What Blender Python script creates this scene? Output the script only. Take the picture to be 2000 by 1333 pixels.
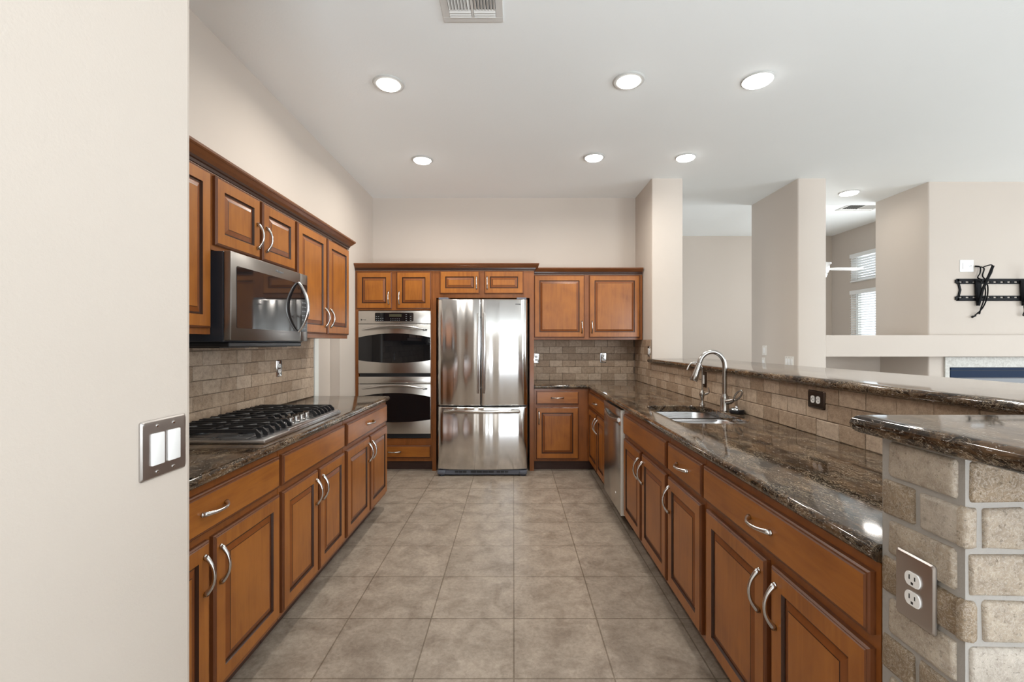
import bpy, bmesh, math, random
from mathutils import Vector, Matrix

random.seed(7)
PI = math.pi
for o in list(bpy.data.objects):
    bpy.data.objects.remove(o)
SC = bpy.context.scene
COL = SC.collection

# ------------------------------------------------------------------ camera
CAM_H = 1.35
cam_d = bpy.data.cameras.new('camera')
cam_d.sensor_width = 36.0
cam_d.lens = 16.2
cam_d.shift_x = -3.0 / 2000
cam_d.shift_y = 4.5 / 2000
cam_d.clip_start = 0.02
cam = bpy.data.objects.new('camera', cam_d)
cam.location = (0, 0, CAM_H)
cam.rotation_euler = (PI / 2, 0, 0)
COL.objects.link(cam)
SC.camera = cam

# ------------------------------------------------------------------ world, exposure, daylight
SC.view_settings.view_transform = 'Standard'
SC.view_settings.look = 'None'
SC.view_settings.gamma = 1.0
SC.view_settings.exposure = 0.49
SC.view_settings.use_curve_mapping = False
world = bpy.data.worlds.new('sky')
SC.world = world
world.use_nodes = True
wbg = world.node_tree.nodes['Background']
wbg.inputs[0].default_value = (0.82, 0.91, 1.0, 1)
wbg.inputs[1].default_value = 2.2


def area(name, loc, rot, sx, sy, power, color=(1, 1, 1)):
    d = bpy.data.lights.new(name, 'AREA')
    d.shape = 'RECTANGLE'
    d.size, d.size_y, d.energy, d.color = sx, sy, power, color
    o = bpy.data.objects.new(name, d)
    o.location, o.rotation_euler = loc, rot
    COL.objects.link(o)
    return o


# daylight: dining and living windows give sky light; the other lamps are added fill
area('ceiling_uplight', (0.9, -4.75, -0.02), (PI, 0, 0), 4.4, 3.0, 1650, (0.90, 0.955, 1))  # uplight added outside the dining door to brighten the ceiling
area('daylight_dining_window', (3.9, -3.25, 1.6), (PI / 2 + 0.2, 0, 0), 1.6, 1.6, 75, (0.88, 0.95, 1))
area('daylight_living_window', (8.25, 1.0, 1.5), (0, PI / 2 + 0.2, 0), 2.4, 4.4, 125, (0.90, 0.96, 1))
area('far_room_fill', (6.28, 6.35, 1.7), (0, PI / 2 + 0.1, 0), 2.1, 1.4, 55, (0.92, 0.97, 1))  # fill added in a hidden opening to light the far room
area('far_side_fill', (-0.25, 7.3, 1.6), (0, -PI / 2, 0), 1.9, 1.7, 9, (0.92, 0.97, 1))  # weak fill added out of view to brighten the blind wall


# ------------------------------------------------------------------ materials
def lin(r, g, b):
    def f(c):
        c /= 255.0
        return c / 12.92 if c <= 0.04045 else ((c + 0.055) / 1.055) ** 2.4
    return (f(r), f(g), f(b), 1)


class NT:
    def __init__(s, name):
        s.m = bpy.data.materials.new(name)
        s.m.use_nodes = True
        s.t = s.m.node_tree
        s.b = s.t.nodes['Principled BSDF']

    def n(s, kind, **kw):
        nd = s.t.nodes.new(kind)
        for k, v in kw.items():
            if hasattr(nd, k):
                setattr(nd, k, v)
        return nd

    def l(s, a, b):
        s.t.links.new(a, b)

    def set(s, **kw):
        for k, v in kw.items():
            s.b.inputs[k.replace('_', ' ')].default_value = v

    def coord(s, scale=(1, 1, 1), kind='Object'):
        tc = s.n('ShaderNodeTexCoord')
        mp = s.n('ShaderNodeMapping')
        mp.inputs['Scale'].default_value = scale
        s.l(tc.outputs[kind], mp.inputs[0])
        return mp.outputs[0]

    def noise(s, vec, scale, detail=4, rough=0.55, dist=0.0):
        nd = s.n('ShaderNodeTexNoise')
        nd.inputs['Scale'].default_value = scale
        nd.inputs['Detail'].default_value = detail
        nd.inputs['Roughness'].default_value = rough
        nd.inputs['Distortion'].default_value = dist
        if vec is not None:
            s.l(vec, nd.inputs['Vector'])
        return nd.outputs['Fac']

    def ramp(s, fac, stops, interp='LINEAR'):
        r = s.n('ShaderNodeValToRGB')
        r.color_ramp.interpolation = interp
        e = r.color_ramp.elements
        while len(e) < len(stops):
            e.new(0.5)
        for i, (p, c) in enumerate(stops):
            e[i].position = p
            e[i].color = c if len(c) == 4 else (*c, 1)
        s.l(fac, r.inputs[0])
        return r.outputs[0]

    def mix(s, fac, a, b, mode='MIX'):
        m = s.n('ShaderNodeMix', data_type='RGBA', blend_type=mode)
        for sock, v in ((m.inputs[0], fac), (m.inputs[6], a), (m.inputs[7], b)):
            if hasattr(v, 'default_value') or hasattr(v, 'is_linked'):
                s.l(v, sock)
            else:
                sock.default_value = v
        return m.outputs[2]

    def bump(s, h, strength=0.2, dist=0.002):
        b = s.n('ShaderNodeBump')
        b.inputs['Strength'].default_value = strength
        b.inputs['Distance'].default_value = dist
        s.l(h, b.inputs['Height'])
        s.l(b.outputs[0], s.b.inputs['Normal'])
        return b


def plain(name, col, rough=0.5, metal=0.0, spec=None, noise=0.04, **kw):
    """a plain finish with a little procedural unevenness in its roughness"""
    m = NT(name)
    m.set(Base_Color=col, Roughness=rough, Metallic=metal)
    if spec is not None:
        m.b.inputs['Specular IOR Level'].default_value = spec
    for k, v in kw.items():
        m.b.inputs[k.replace('_', ' ')].default_value = v
    if noise:
        f = m.noise(m.coord(), 35, 3)
        mr = m.n('ShaderNodeMapRange')
        mr.inputs['To Min'].default_value = max(0, rough - noise)
        mr.inputs['To Max'].default_value = min(1, rough + noise)
        m.l(f, mr.inputs[0])
        m.l(mr.outputs[0], m.b.inputs['Roughness'])
    return m.m


def paint(name, col, bscale=220, bstr=0.12, rough=0.75):
    m = NT(name)
    v = m.coord()
    f = m.noise(v, 0.9, 3)
    c = m.mix(f, tuple(x * 0.97 for x in col[:3]) + (1,), tuple(min(1, x * 1.03) for x in col[:3]) + (1,))
    m.l(c, m.b.inputs['Base Color'])
    m.set(Roughness=rough)
    m.bump(m.noise(v, bscale, 3, 0.6), bstr, 0.002)
    return m.m


M = {}
M['wall'] = paint('wall_paint', (0.56, 0.497, 0.437, 1), 150, 0.22)
M['ceiling'] = paint('ceiling_paint', (0.895, 0.93, 0.93, 1), 70, 0.30, 0.85)
M['trim'] = paint('trim_paint', (0.78, 0.79, 0.75, 1), 60, 0.02, 0.4)


def wood(name, light, dark, gscale, glossy=0.34):
    m = NT(name)
    tc = m.n('ShaderNodeTexCoord')
    oi = m.n('ShaderNodeObjectInfo')
    add = m.n('ShaderNodeVectorMath', operation='MULTIPLY_ADD')
    m.l(tc.outputs['Object'], add.inputs[0])
    add.inputs[1].default_value = (1, 1, 1)
    cx = m.n('ShaderNodeCombineXYZ')
    mu = m.n('ShaderNodeMath', operation='MULTIPLY')
    mu.inputs[1].default_value = 17.0
    m.l(oi.outputs['Random'], mu.inputs[0])
    for i in range(3):
        m.l(mu.outputs[0], cx.inputs[i])
    m.l(cx.outputs[0], add.inputs[2])
    mp = m.n('ShaderNodeMapping')
    mp.inputs['Scale'].default_value = gscale
    m.l(add.outputs[0], mp.inputs[0])
    g = m.noise(mp.outputs[0], 3.2, 6, 0.6, 0.9)
    big = m.noise(add.outputs[0], 5.0, 3, 0.5, 0.4)
    c1 = m.ramp(g, [(0.28, dark), (0.72, light)])
    c2 = m.mix(m.ramp(big, [(0.35, (0, 0, 0)), (0.7, (1, 1, 1))]), c1, tuple(x * 1.22 for x in light[:3]) + (1,))
    c3 = m.mix(0.55, c1, c2)
    m.l(c3, m.b.inputs['Base Color'])
    m.set(Roughness=glossy, Coat_Weight=0.12, Coat_Roughness=0.15)
    m.b.inputs['Specular IOR Level'].default_value = 0.33
    m.bump(g, 0.06, 0.001)
    return m.m


WL, WD = (0.33, 0.116, 0.018, 1), (0.205, 0.060, 0.009, 1)
M['wood'] = wood('stained_maple', WL, WD, (9, 9, 0.9))
M['wood_h'] = wood('stained_maple_cross', WL, WD, (0.9, 9, 9))
M['bevel'] = wood('stained_bevel', (0.215, 0.066, 0.015, 1), (0.15, 0.044, 0.010, 1), (9, 9, 0.9))
M['glaze'] = wood('dark_glaze', (0.042, 0.014, 0.006, 1), (0.03, 0.010, 0.005, 1), (9, 9, 1))
M['edge'] = wood('stained_edge', (0.135, 0.042, 0.013, 1), (0.095, 0.030, 0.010, 1), (9, 9, 1))
M['frame'] = wood('stained_frame', (0.245, 0.080, 0.018, 1), (0.160, 0.049, 0.011, 1), (9, 9, 0.9))
M['crown'] = wood('stained_crown', (0.165, 0.056, 0.016, 1), (0.11, 0.036, 0.011, 1), (1, 1, 9))
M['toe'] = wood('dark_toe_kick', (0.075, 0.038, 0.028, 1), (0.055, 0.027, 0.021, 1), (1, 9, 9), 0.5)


def granite():
    m = NT('dark_granite')
    v = m.coord()
    warp = m.n('ShaderNodeVectorMath', operation='MULTIPLY_ADD')
    nz = m.n('ShaderNodeTexNoise')
    nz.inputs['Scale'].default_value = 7
    nz.inputs['Detail'].default_value = 3
    m.l(v, nz.inputs['Vector'])
    m.l(nz.outputs['Color'], warp.inputs[0])
    warp.inputs[1].default_value = (0.09, 0.09, 0.09)
    m.l(v, warp.inputs[2])
    mp = m.n('ShaderNodeMapping')
    mp.inputs['Scale'].default_value = (1.0, 0.34, 1.0)
    mp.inputs['Rotation'].default_value = (0.3, 0.2, 0.5)
    m.l(warp.outputs[0], mp.inputs[0])
    base = m.ramp(m.noise(mp.outputs[0], 17, 8, 0.74, 0.5),
                  [(0.37, (0.006, 0.005, 0.004)), (0.47, (0.026, 0.016, 0.010)), (0.58, (0.110, 0.065, 0.034)), (0.70, (0.055, 0.033, 0.018))])
    vn = m.noise(mp.outputs[0], 95, 6, 0.7, 0.7)
    wisps = m.ramp(vn, [(0.478, (0, 0, 0)), (0.5, (1, 1, 1)), (0.522, (0, 0, 0))])
    patch = m.ramp(m.noise(mp.outputs[0], 13, 4, 0.6, 0.3), [(0.44, (0, 0, 0)), (0.58, (1, 1, 1))])
    fac = m.n('ShaderNodeMath', operation='MULTIPLY')
    m.l(wisps, fac.inputs[0])
    m.l(patch, fac.inputs[1])
    c = m.mix(fac.outputs[0], base, (0.46, 0.37, 0.26, 1))
    sp = m.ramp(m.noise(mp.outputs[0], 190, 3, 0.6, 0.8), [(0.63, (0, 0, 0)), (0.66, (0.8, 0.8, 0.8))])
    c2 = m.mix(sp, c, (0.42, 0.38, 0.34, 1))
    m.l(c2, m.b.inputs['Base Color'])
    m.set(Roughness=0.07)
    m.b.inputs['Specular IOR Level'].default_value = 0.42
    return m.m


M['granite'] = granite()


def stone(name, c0, c1, c2, bstr=0.5):
    m = NT(name)
    geo = m.n('ShaderNodeNewGeometry')
    r = geo.outputs['Random Per Island']
    v = m.coord()
    base = m.ramp(r, [(0.0, c0), (0.5, c1), (1.0, c2)])
    n1 = m.noise(v, 32, 6, 0.72, 0.4)
    pits = m.noise(v, 120, 4, 0.7)
    dk = m.ramp(n1, [(0.3, (0.55, 0.5, 0.46)), (0.6, (1.08, 1.06, 1.03))])
    c = m.mix(0.75, base, dk, 'MULTIPLY')
    pt = m.ramp(pits, [(0.30, (0.62, 0.6, 0.57)), (0.42, (1, 1, 1))])
    c = m.mix(0.6, c, pt, 'MULTIPLY')
    vn = m.noise(v, 75, 5, 0.7, 1.2)
    sc = m.ramp(vn, [(0.47, (0, 0, 0)), (0.5, (0.5, 0.5, 0.5)), (0.53, (0, 0, 0))])
    c = m.mix(sc, c, tuple(min(1, x * 1.35) for x in c2[:3]) + (1,))
    m.l(c, m.b.inputs['Base Color'])
    m.set(Roughness=0.62)
    h = m.n('ShaderNodeMath', operation='ADD')
    m.l(n1, h.inputs[0])
    m.l(pt, h.inputs[1])
    m.bump(h.outputs[0], bstr, 0.003)
    return m.m


M['tile'] = stone('travertine_tile', (0.30, 0.21, 0.14, 1), (0.43, 0.325, 0.235, 1), (0.50, 0.40, 0.31, 1))
M['tile_stone'] = stone('tumbled_travertine', (0.21, 0.15, 0.09, 1), (0.38, 0.325, 0.26, 1), (0.44, 0.405, 0.36, 1), 0.9)
M['grout'] = paint('tile_grout', (0.17, 0.125, 0.09, 1), 200, 0.4, 0.9)
M['grout_pale'] = paint('pale_grout', (0.33, 0.31, 0.285, 1), 200, 0.5, 0.9)

TILE = 0.405


def floor_mat():
    m = NT('ceramic_floor_tile')
    tc = m.n('ShaderNodeTexCoord')
    mp = m.n('ShaderNodeMapping')
    mp.inputs['Location'].default_value = (-0.0015 + 20 * TILE, -0.2335 + 20 * TILE, 0)
    m.l(tc.outputs['Object'], mp.inputs[0])
    br = m.n('ShaderNodeTexBrick', offset=0.0, squash=1.0)
    br.inputs['Scale'].default_value = 1.0
    br.inputs['Brick Width'].default_value = TILE
    br.inputs['Row Height'].default_value = TILE
    br.inputs['Mortar Size'].default_value = 0.0034
    br.inputs['Mortar Smooth'].default_value = 0.15
    br.inputs['Bias'].default_value = 0.0
    br.inputs['Color1'].default_value = (0.285, 0.24, 0.195, 1)
    br.inputs['Color2'].default_value = (0.315, 0.265, 0.215, 1)
    br.inputs['Mortar'].default_value = (0.17, 0.135, 0.10, 1)
    m.l(mp.outputs[0], br.inputs['Vector'])
    n1 = m.noise(tc.outputs['Object'], 7, 6, 0.65, 0.6)
    n2 = m.noise(tc.outputs['Object'], 48, 6, 0.78, 0.5)
    d1 = m.ramp(n1, [(0.34, (0.66, 0.62, 0.59)), (0.50, (0.96, 0.95, 0.94)), (0.64, (1.2, 1.2, 1.2))])
    d2 = m.ramp(n2, [(0.36, (0.76, 0.74, 0.72)), (0.6, (1.12, 1.12, 1.12))])
    c = m.mix(0.85, br.outputs['Color'], d1, 'MULTIPLY')
    c = m.mix(0.8, c, d2, 'MULTIPLY')
    m.l(c, m.b.inputs['Base Color'])
    m.set(Roughness=0.36)
    m.b.inputs['Specular IOR Level'].default_value = 0.45
    sub = m.n('ShaderNodeMath', operation='MULTIPLY_ADD')
    m.l(br.outputs['Fac'], sub.inputs[0])
    sub.inputs[1].default_value = -1.0
    m2 = m.n('ShaderNodeMath', operation='MULTIPLY')
    m.l(n2, m2.inputs[0])
    m2.inputs[1].default_value = 0.25
    m.l(m2.outputs[0], sub.inputs[2])
    m.bump(sub.outputs[0], 0.35, 0.003)
    return m.m


M['floor'] = floor_mat()


def steel(name, col, rough, aniso, vertical=True, wob=0.0, var=1.0):
    m = NT(name)
    m.set(Base_Color=col, Metallic=1.0, Roughness=rough, Anisotropic=aniso)
    cx = m.n('ShaderNodeCombineXYZ')
    cx.inputs[2 if vertical else 0].default_value = 1.0
    m.l(cx.outputs[0], m.b.inputs['Tangent'])
    v = m.coord((60, 60, 1.5) if vertical else (1.5, 1.5, 60))
    f = m.noise(v, 6, 3)
    mr = m.n('ShaderNodeMapRange')
    mr.inputs['To Min'].default_value = rough * (1 - 0.15 * var)
    mr.inputs['To Max'].default_value = rough * (1 + 0.2 * var)
    m.l(f, mr.inputs[0])
    m.l(mr.outputs[0], m.b.inputs['Roughness'])
    if wob:
        m.bump(m.noise(m.coord((5, 5, 0.10)), 1.5, 0.6), 1.0, wob)
    return m.m


M['steel_fridge'] = steel('brushed_steel_doors', (0.70, 0.69, 0.68, 1), 0.14, 0.85, True, 0.013, 0.0)
M['steel'] = steel('brushed_steel', (0.56, 0.54, 0.51, 1), 0.25, 0.6, True, 0.0, 0.35)
M['steel_sink'] = steel('sink_steel', (0.62, 0.62, 0.63, 1), 0.28, 0.3, False)
M['slate'] = steel('grey_steel', (0.30, 0.285, 0.27, 1), 0.30, 0.5, False)
M['nickel'] = plain('satin_nickel', (0.58, 0.57, 0.56, 1), 0.22, 1.0)
M['faucet'] = plain('brushed_nickel', (0.37, 0.35, 0.33, 1), 0.24, 1.0)
M['chrome'] = plain('polished_chrome', (0.72, 0.72, 0.72, 1), 0.10, 1.0, noise=0.02)
M['bronze'] = plain('dark_bronze', (0.10, 0.075, 0.06, 1), 0.25, 0.9)
M['plate'] = plain('plate_steel', (0.50, 0.475, 0.46, 1), 0.36, 1.0)
M['black_glass'] = plain('black_glass', (0.006, 0.006, 0.007, 1), 0.03, noise=0.01, spec=0.5)
M['mw_glass'] = plain('smoked_glass', (0.012, 0.010, 0.010, 1), 0.04, noise=0.01, spec=0.9)
M['black'] = plain('black_plastic', (0.010, 0.011, 0.013, 1), 0.35)
M['black_matte'] = plain('black_powder_coat', (0.006, 0.006, 0.007, 1), 0.6, spec=0.15)
M['dark_metal'] = plain('dark_painted_metal', (0.020, 0.024, 0.032, 1), 0.35)
M['iron'] = plain('cast_iron', (0.014, 0.014, 0.015, 1), 0.42)
M['grey'] = plain('grey_plastic', (0.11, 0.12, 0.15, 1), 0.4)
M['white'] = plain('white_plastic', (0.80, 0.80, 0.79, 1), 0.3)
M['ivory'] = plain('ivory_plastic', (0.72, 0.69, 0.64, 1), 0.35)
M['slot'] = plain('socket_slot', (0.02, 0.02, 0.02, 1), 0.5)
M['vent'] = plain('white_vent_metal', (0.66, 0.655, 0.63, 1), 0.45)
M['ring'] = plain('satin_trim_ring', (0.50, 0.50, 0.48, 1), 0.4)
M['marble'] = stone('pale_marble', (0.52, 0.52, 0.50, 1), (0.56, 0.56, 0.53, 1), (0.58, 0.58, 0.55, 1), 0.05)
M['firebox'] = plain('blue_black_metal', (0.008, 0.021, 0.052, 1), 0.5, spec=0.1)
M['blind'] = plain('white_blind', (0.80, 0.81, 0.80, 1), 0.4)
M['mark_light'] = plain('pale_print', (0.22, 0.23, 0.24, 1), 0.5)
M['mark_dark'] = plain('dark_print', (0.03, 0.03, 0.03, 1), 0.4)
M['bluefilm'] = plain('pale_blue_plastic', (0.35, 0.42, 0.52, 1), 0.3)


def emis(name, col, s):
    m = NT(name)
    m.set(Base_Color=tuple(c * 0.5 for c in col[:3]) + (1,), Emission_Color=col, Emission_Strength=s, Roughness=0.4)
    return m.m


M['lamp'] = emis('lamp_lens', (1.0, 0.98, 0.94, 1), 9.0)
M['display'] = emis('amber_display', (0.05, 0.045, 0.02, 1), 0.3)


def glass():
    m = NT('window_glass')
    t = m.t
    tr = m.n('ShaderNodeBsdfTransparent')
    gl = m.n('ShaderNodeBsdfGlossy')
    gl.inputs['Roughness'].default_value = 0.02
    mx = m.n('ShaderNodeMixShader')
    mx.inputs[0].default_value = 0.07
    m.l(tr.outputs[0], mx.inputs[1])
    m.l(gl.outputs[0], mx.inputs[2])
    m.l(mx.outputs[0], t.nodes['Material Output'].inputs[0])
    return m.m


M['glass'] = glass()


# ------------------------------------------------------------------ mesh building
class MB:
    def __init__(s):
        s.bm = bmesh.new()

    def box(s, x0, x1, y0, y1, z0, z1, mat=0, b=0.0, seg=2):
        bm = s.bm
        v = [bm.verts.new((x, y, z)) for x in (x0, x1) for y in (y0, y1) for z in (z0, z1)]
        F = [(0, 1, 3, 2), (4, 6, 7, 5), (0, 4, 5, 1), (2, 3, 7, 6), (0, 2, 6, 4), (1, 5, 7, 3)]
        fs = [bm.faces.new([v[i] for i in f]) for f in F]
        for f in fs:
            f.material_index = mat
        if b:
            es = list({e for f in fs for e in f.edges})
            bmesh.ops.bevel(bm, geom=es, offset=b, segments=seg, affect='EDGES', profile=0.5)
        return s

    def rings(s, rings, mats=None, cap0=True, cap1=True, closed=True):
        """skin between successive loops of equal length"""
        bm = s.bm
        L = [[bm.verts.new(p) for p in r] for r in rings]
        for i in range(len(L) - 1):
            n = len(L[i])
            for j in range(n if closed else n - 1):
                a, b, c, d = L[i][j], L[i][(j + 1) % n], L[i + 1][(j + 1) % n], L[i + 1][j]
                f = bm.faces.new((a, b, c, d))
                f.material_index = mats[i] if mats else 0
        if cap0:
            f = bm.faces.new(list(reversed(L[0])))
            f.material_index = mats[0] if mats else 0
        if cap1:
            f = bm.faces.new(L[-1])
            f.material_index = mats[-1] if mats else 0
        return s

    def tube(s, pts, r, n=10, mat=0, flat=1.0, cap=True):
        pts = [Vector(p) for p in pts]
        rs = r if isinstance(r, (list, tuple)) else [r] * len(pts)
        t0 = (pts[1] - pts[0]).normalized()
        up = Vector((0, 0, 1)) if abs(t0.z) < 0.9 else Vector((1, 0, 0))
        nrm = t0.cross(up).normalized()
        rings = []
        for i, p in enumerate(pts):
            t = (pts[min(i + 1, len(pts) - 1)] - pts[max(i - 1, 0)]).normalized()
            nrm = (nrm - t * nrm.dot(t)).normalized()
            bn = t.cross(nrm)
            rings.append([p + nrm * (rs[i] * math.cos(2 * PI * k / n)) + bn * (rs[i] * flat * math.sin(2 * PI * k / n)) for k in range(n)])
        return s.rings(rings, [mat] * len(rings), cap, cap)

    def lathe(s, prof, c=(0, 0, 0), n=28, mat=0, axis='z', mats=None):
        rings = []
        for (r, h) in prof:
            ring = []
            for k in range(n):
                a = 2 * PI * k / n
                p = (r * math.cos(a), r * math.sin(a), h)
                if axis == 'y':
                    p = (p[0], -h, p[1])
                elif axis == 'x':
                    p = (h, p[0], p[1])
                ring.append((c[0] + p[0], c[1] + p[1], c[2] + p[2]))
            rings.append(ring)
        return s.rings(rings, mats or [mat] * len(rings))

    def prism(s, poly, f0, f1, mat=0):
        return s.rings([[f0(p) for p in poly], [f1(p) for p in poly]], [mat, mat])

    def build(s, name, mats, parent=None, loc=None, rotz=0.0, smooth=None):
        bmesh.ops.recalc_face_normals(s.bm, faces=s.bm.faces)
        me = bpy.data.meshes.new(name)
        s.bm.to_mesh(me)
        s.bm.free()
        for m in (mats if isinstance(mats, (list, tuple)) else [mats]):
            me.materials.append(M[m])
        if smooth is not None:
            me.polygons.foreach_set('use_smooth', [True] * len(me.polygons))
            try:
                me.set_sharp_from_angle(angle=math.radians(smooth))
            except Exception:
                pass
        return obj(name, me, parent, loc, rotz)


def obj(name, me, parent=None, loc=None, rotz=0.0):
    o = bpy.data.objects.new(name, me)
    COL.objects.link(o)
    if parent is not None:
        o.parent = parent
    if loc is not None:
        o.location = loc
    o.rotation_euler = (0, 0, rotz)
    return o


def tag(o, label, cat, group=None):
    o['label'], o['category'] = label, cat
    if group:
        o['group'] = group
    return o


def thing(name, label, cat, loc=(0, 0, 0), rotz=0.0, group=None):
    return tag(obj(name, None, None, loc, rotz), label, cat, group)


def struct(o):
    o['kind'] = 'structure'
    return o


def part_label(o, label):
    o['label'] = label
    return o


def text_mesh(txt, size):
    cu = bpy.data.curves.new('lettering', 'FONT')
    cu.body = txt
    cu.size = size
    cu.extrude = 0.0004
    cu.align_x = 'CENTER'
    cu.align_y = 'CENTER'
    cu.resolution_u = 2
    t = bpy.data.objects.new('lettering', cu)
    COL.objects.link(t)
    dg = bpy.context.evaluated_depsgraph_get()
    me = bpy.data.meshes.new_from_object(t.evaluated_get(dg))
    bpy.data.objects.remove(t)
    bpy.data.curves.remove(cu)
    return me


def lettering(txt, size, mat, parent, loc, rot=(PI / 2, 0, 0), name='lettering'):
    me = text_mesh(txt, size)
    me.materials.clear()
    me.materials.append(M[mat])
    o = obj(name, me, parent, loc)
    o.rotation_euler = rot
    return o


def curve(P, n=6):
    """smooth path through the points"""
    P = [Vector(p) for p in P]
    out = []
    for i in range(len(P) - 1):
        a, b, c, d = P[max(i - 1, 0)], P[i], P[i + 1], P[min(i + 2, len(P) - 1)]
        for k in range(n):
            t = k / n
            out.append(0.5 * ((2 * b) + (c - a) * t + (2 * a - 5 * b + 4 * c - d) * t * t + (3 * b - a - 3 * c + d) * t ** 3))
    out.append(P[-1])
    return out


def arc(n, f):
    return [f(i / (n - 1)) for i in range(n)]


# polygon inset with one distance per edge (edge i runs from point i to point i+1), for rounded slab edges
def inset(poly, dist):
    n = len(poly)
    A = sum(poly[i][0] * poly[(i + 1) % n][1] - poly[(i + 1) % n][0] * poly[i][1] for i in range(n))
    sg = 1 if A > 0 else -1
    lines = []
    for i in range(n):
        (x0, y0), (x1, y1) = poly[i], poly[(i + 1) % n]
        L = math.hypot(x1 - x0, y1 - y0)
        nx, ny = -(y1 - y0) / L * sg, (x1 - x0) / L * sg
        lines.append((nx, ny, nx * x0 + ny * y0 + dist[i]))
    out = []
    for i in range(n):
        a, b = lines[i - 1], lines[i]
        det = a[0] * b[1] - a[1] * b[0]
        if abs(det) < 1e-9:
            out.append((poly[i][0] + b[0] * dist[i], poly[i][1] + b[1] * dist[i]))
            continue
        out.append(((a[2] * b[1] - a[1] * b[2]) / det, (a[0] * b[2] - a[2] * b[0]) / det))
    return out


def rounded_rect(x0, x1, y0, y1, r, n=7):
    P = []
    for cx, cy, a0 in ((x1 - r, y1 - r, 0), (x0 + r, y1 - r, PI / 2), (x0 + r, y0 + r, PI), (x1 - r, y0 + r, 1.5 * PI)):
        for k in range(n):
            a = a0 + PI / 2 * k / (n - 1)
            P.append((cx + r * math.cos(a), cy + r * math.sin(a)))
    return P


def slab(name, poly, rounded, z0, z1, mat, hole=None):
    """stone slab with full bullnose on the flagged edges, and an optional cut-out"""
    t = z1 - z0
    r = t / 2
    bm = bmesh.new()
    N = 10
    loops = []
    for k in range(N + 1):
        th = -PI / 2 + PI * k / N
        d = r * (1 - math.cos(th))
        z = z0 + r + r * math.sin(th)
        loops.append([bm.verts.new((x, y, z)) for x, y in inset(poly, [d if f else 0.0 for f in rounded])])
    n = len(poly)
    for i in range(N):
        for j in range(n):
            bm.faces.new((loops[i][j], loops[i][(j + 1) % n], loops[i + 1][(j + 1) % n], loops[i + 1][j]))
    hl = []
    if hole:
        for z, d in ((z0, 0), (z1 - 0.004, 0), (z1, -0.004)):
            h = inset(hole, [d] * len(hole))
            hl.append([bm.verts.new((x, y, z)) for x, y in h])
        m = len(hole)
        for i in range(2):
            for j in range(m):
                bm.faces.new((hl[i][j], hl[i][(j + 1) % m], hl[i + 1][(j + 1) % m], hl[i + 1][j]))
    for lo, ho in ((loops[0], hl[0] if hl else None), (loops[-1], hl[-1] if hl else None)):
        es = [bm.edges.get((lo[j], lo[(j + 1) % n])) for j in range(n)]
        if ho:
            es += [bm.edges.get((ho[j], ho[(j + 1) % len(ho)])) for j in range(len(ho))]
        bmesh.ops.triangle_fill(bm, use_beauty=True, use_dissolve=False, edges=es)
    mb = MB()
    mb.bm.free()
    mb.bm = bm
    return mb.build(name, mat, smooth=35)


def sweep(name, path, prof, mat, parent=None, left=True):
    """profile (out, z) swept along a level polyline, mitred at the corners"""
    n = len(path)
    nr = []
    for i in range(n - 1):
        dx, dy = path[i + 1][0] - path[i][0], path[i + 1][1] - path[i][1]
        L = math.hypot(dx, dy)
        nr.append((-dy / L, dx / L) if left else (dy / L, -dx / L))
    rings = []
    for i in range(n):
        a, b = nr[max(i - 1, 0)], nr[min(i, n - 2)]
        m = (a[0] + b[0], a[1] + b[1])
        k = 2.0 / (m[0] ** 2 + m[1] ** 2)
        m = (m[0] * k / 1.0, m[1] * k / 1.0)
        rings.append([(path[i][0] + m[0] * o, path[i][1] + m[1] * o, z) for o, z in prof])
    mb = MB()
    mb.rings(rings)
    for f in mb.bm.faces:
        f.material_index = 1 if max(v.co.z for v in f.verts) < 2.1475 else 0
    return mb.build(name, [mat, 'glaze'], parent)


# ------------------------------------------------------------------ the setting
def wall(name, boxes, mat='wall'):
    mb = MB()
    for b in boxes:
        mb.box(*b)
    return struct(mb.build(name, mat))


CEIL = 3.08
mb = MB()
mb.box(-4.0, 9.0, -3.2, 10.0, -0.1, 0.0)
struct(mb.build('floor', 'floor'))
mb = MB()
mb.box(-4.0, 9.0, -3.2, 5.48, CEIL, 3.4)
mb.box(1.45, 9.0, 5.48, 5.767, CEIL, 3.4)
struct(mb.build('ceiling', 'ceiling'))
mb = MB()
mb.box(-0.2, 6.3, 5.767, 9.0, 3.4, 3.5)
struct(mb.build('ceiling_far', 'ceiling'))

# wall close on the left of the camera, with a rounded end
mb = MB()
ep = [(-0.75, -3.0), (-0.75, 1.06), (-0.756, 1.074), (-0.77, 1.08), (-1.80, 1.08), (-1.80, 0.95), (-0.90, 0.95), (-0.90, -3.0)]
mb.prism(ep, lambda p: (p[0], p[1], 0), lambda p: (p[0], p[1], CEIL))
wall_near = struct(mb.build('wall_near_left', 'wall'))
WLX = -1.673
wall_left = wall('wall_left', [(-1.80, WLX, 1.08, 3.92, 0, CEIL), (-1.80, WLX, 3.92, 4.44, 2.03, CEIL), (-1.80, WLX, 4.44, 5.48, 0, CEIL)])
wall_back = wall('wall_back', [(-1.80, 1.776, 5.48, 5.6, 0, CEIL)])
mb = MB()
pp = [(1.45, 5.48), (1.45, 4.842), (1.454, 4.833), (1.463, 4.83), (1.763, 4.83), (1.772, 4.833), (1.776, 4.842), (1.776, 5.48)]
mb.prism(pp, lambda p: (p[0], p[1], 0), lambda p: (p[0], p[1], CEIL))
wall_right = struct(mb.build('wall_right', 'wall', smooth=60))
mb = MB()
pp = [(2.98, 5.767), (2.98, 4.845), (2.984, 4.834), (2.995, 4.83), (3.265, 4.83), (3.276, 4.834), (3.28, 4.845), (3.28, 5.767)]
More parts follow.
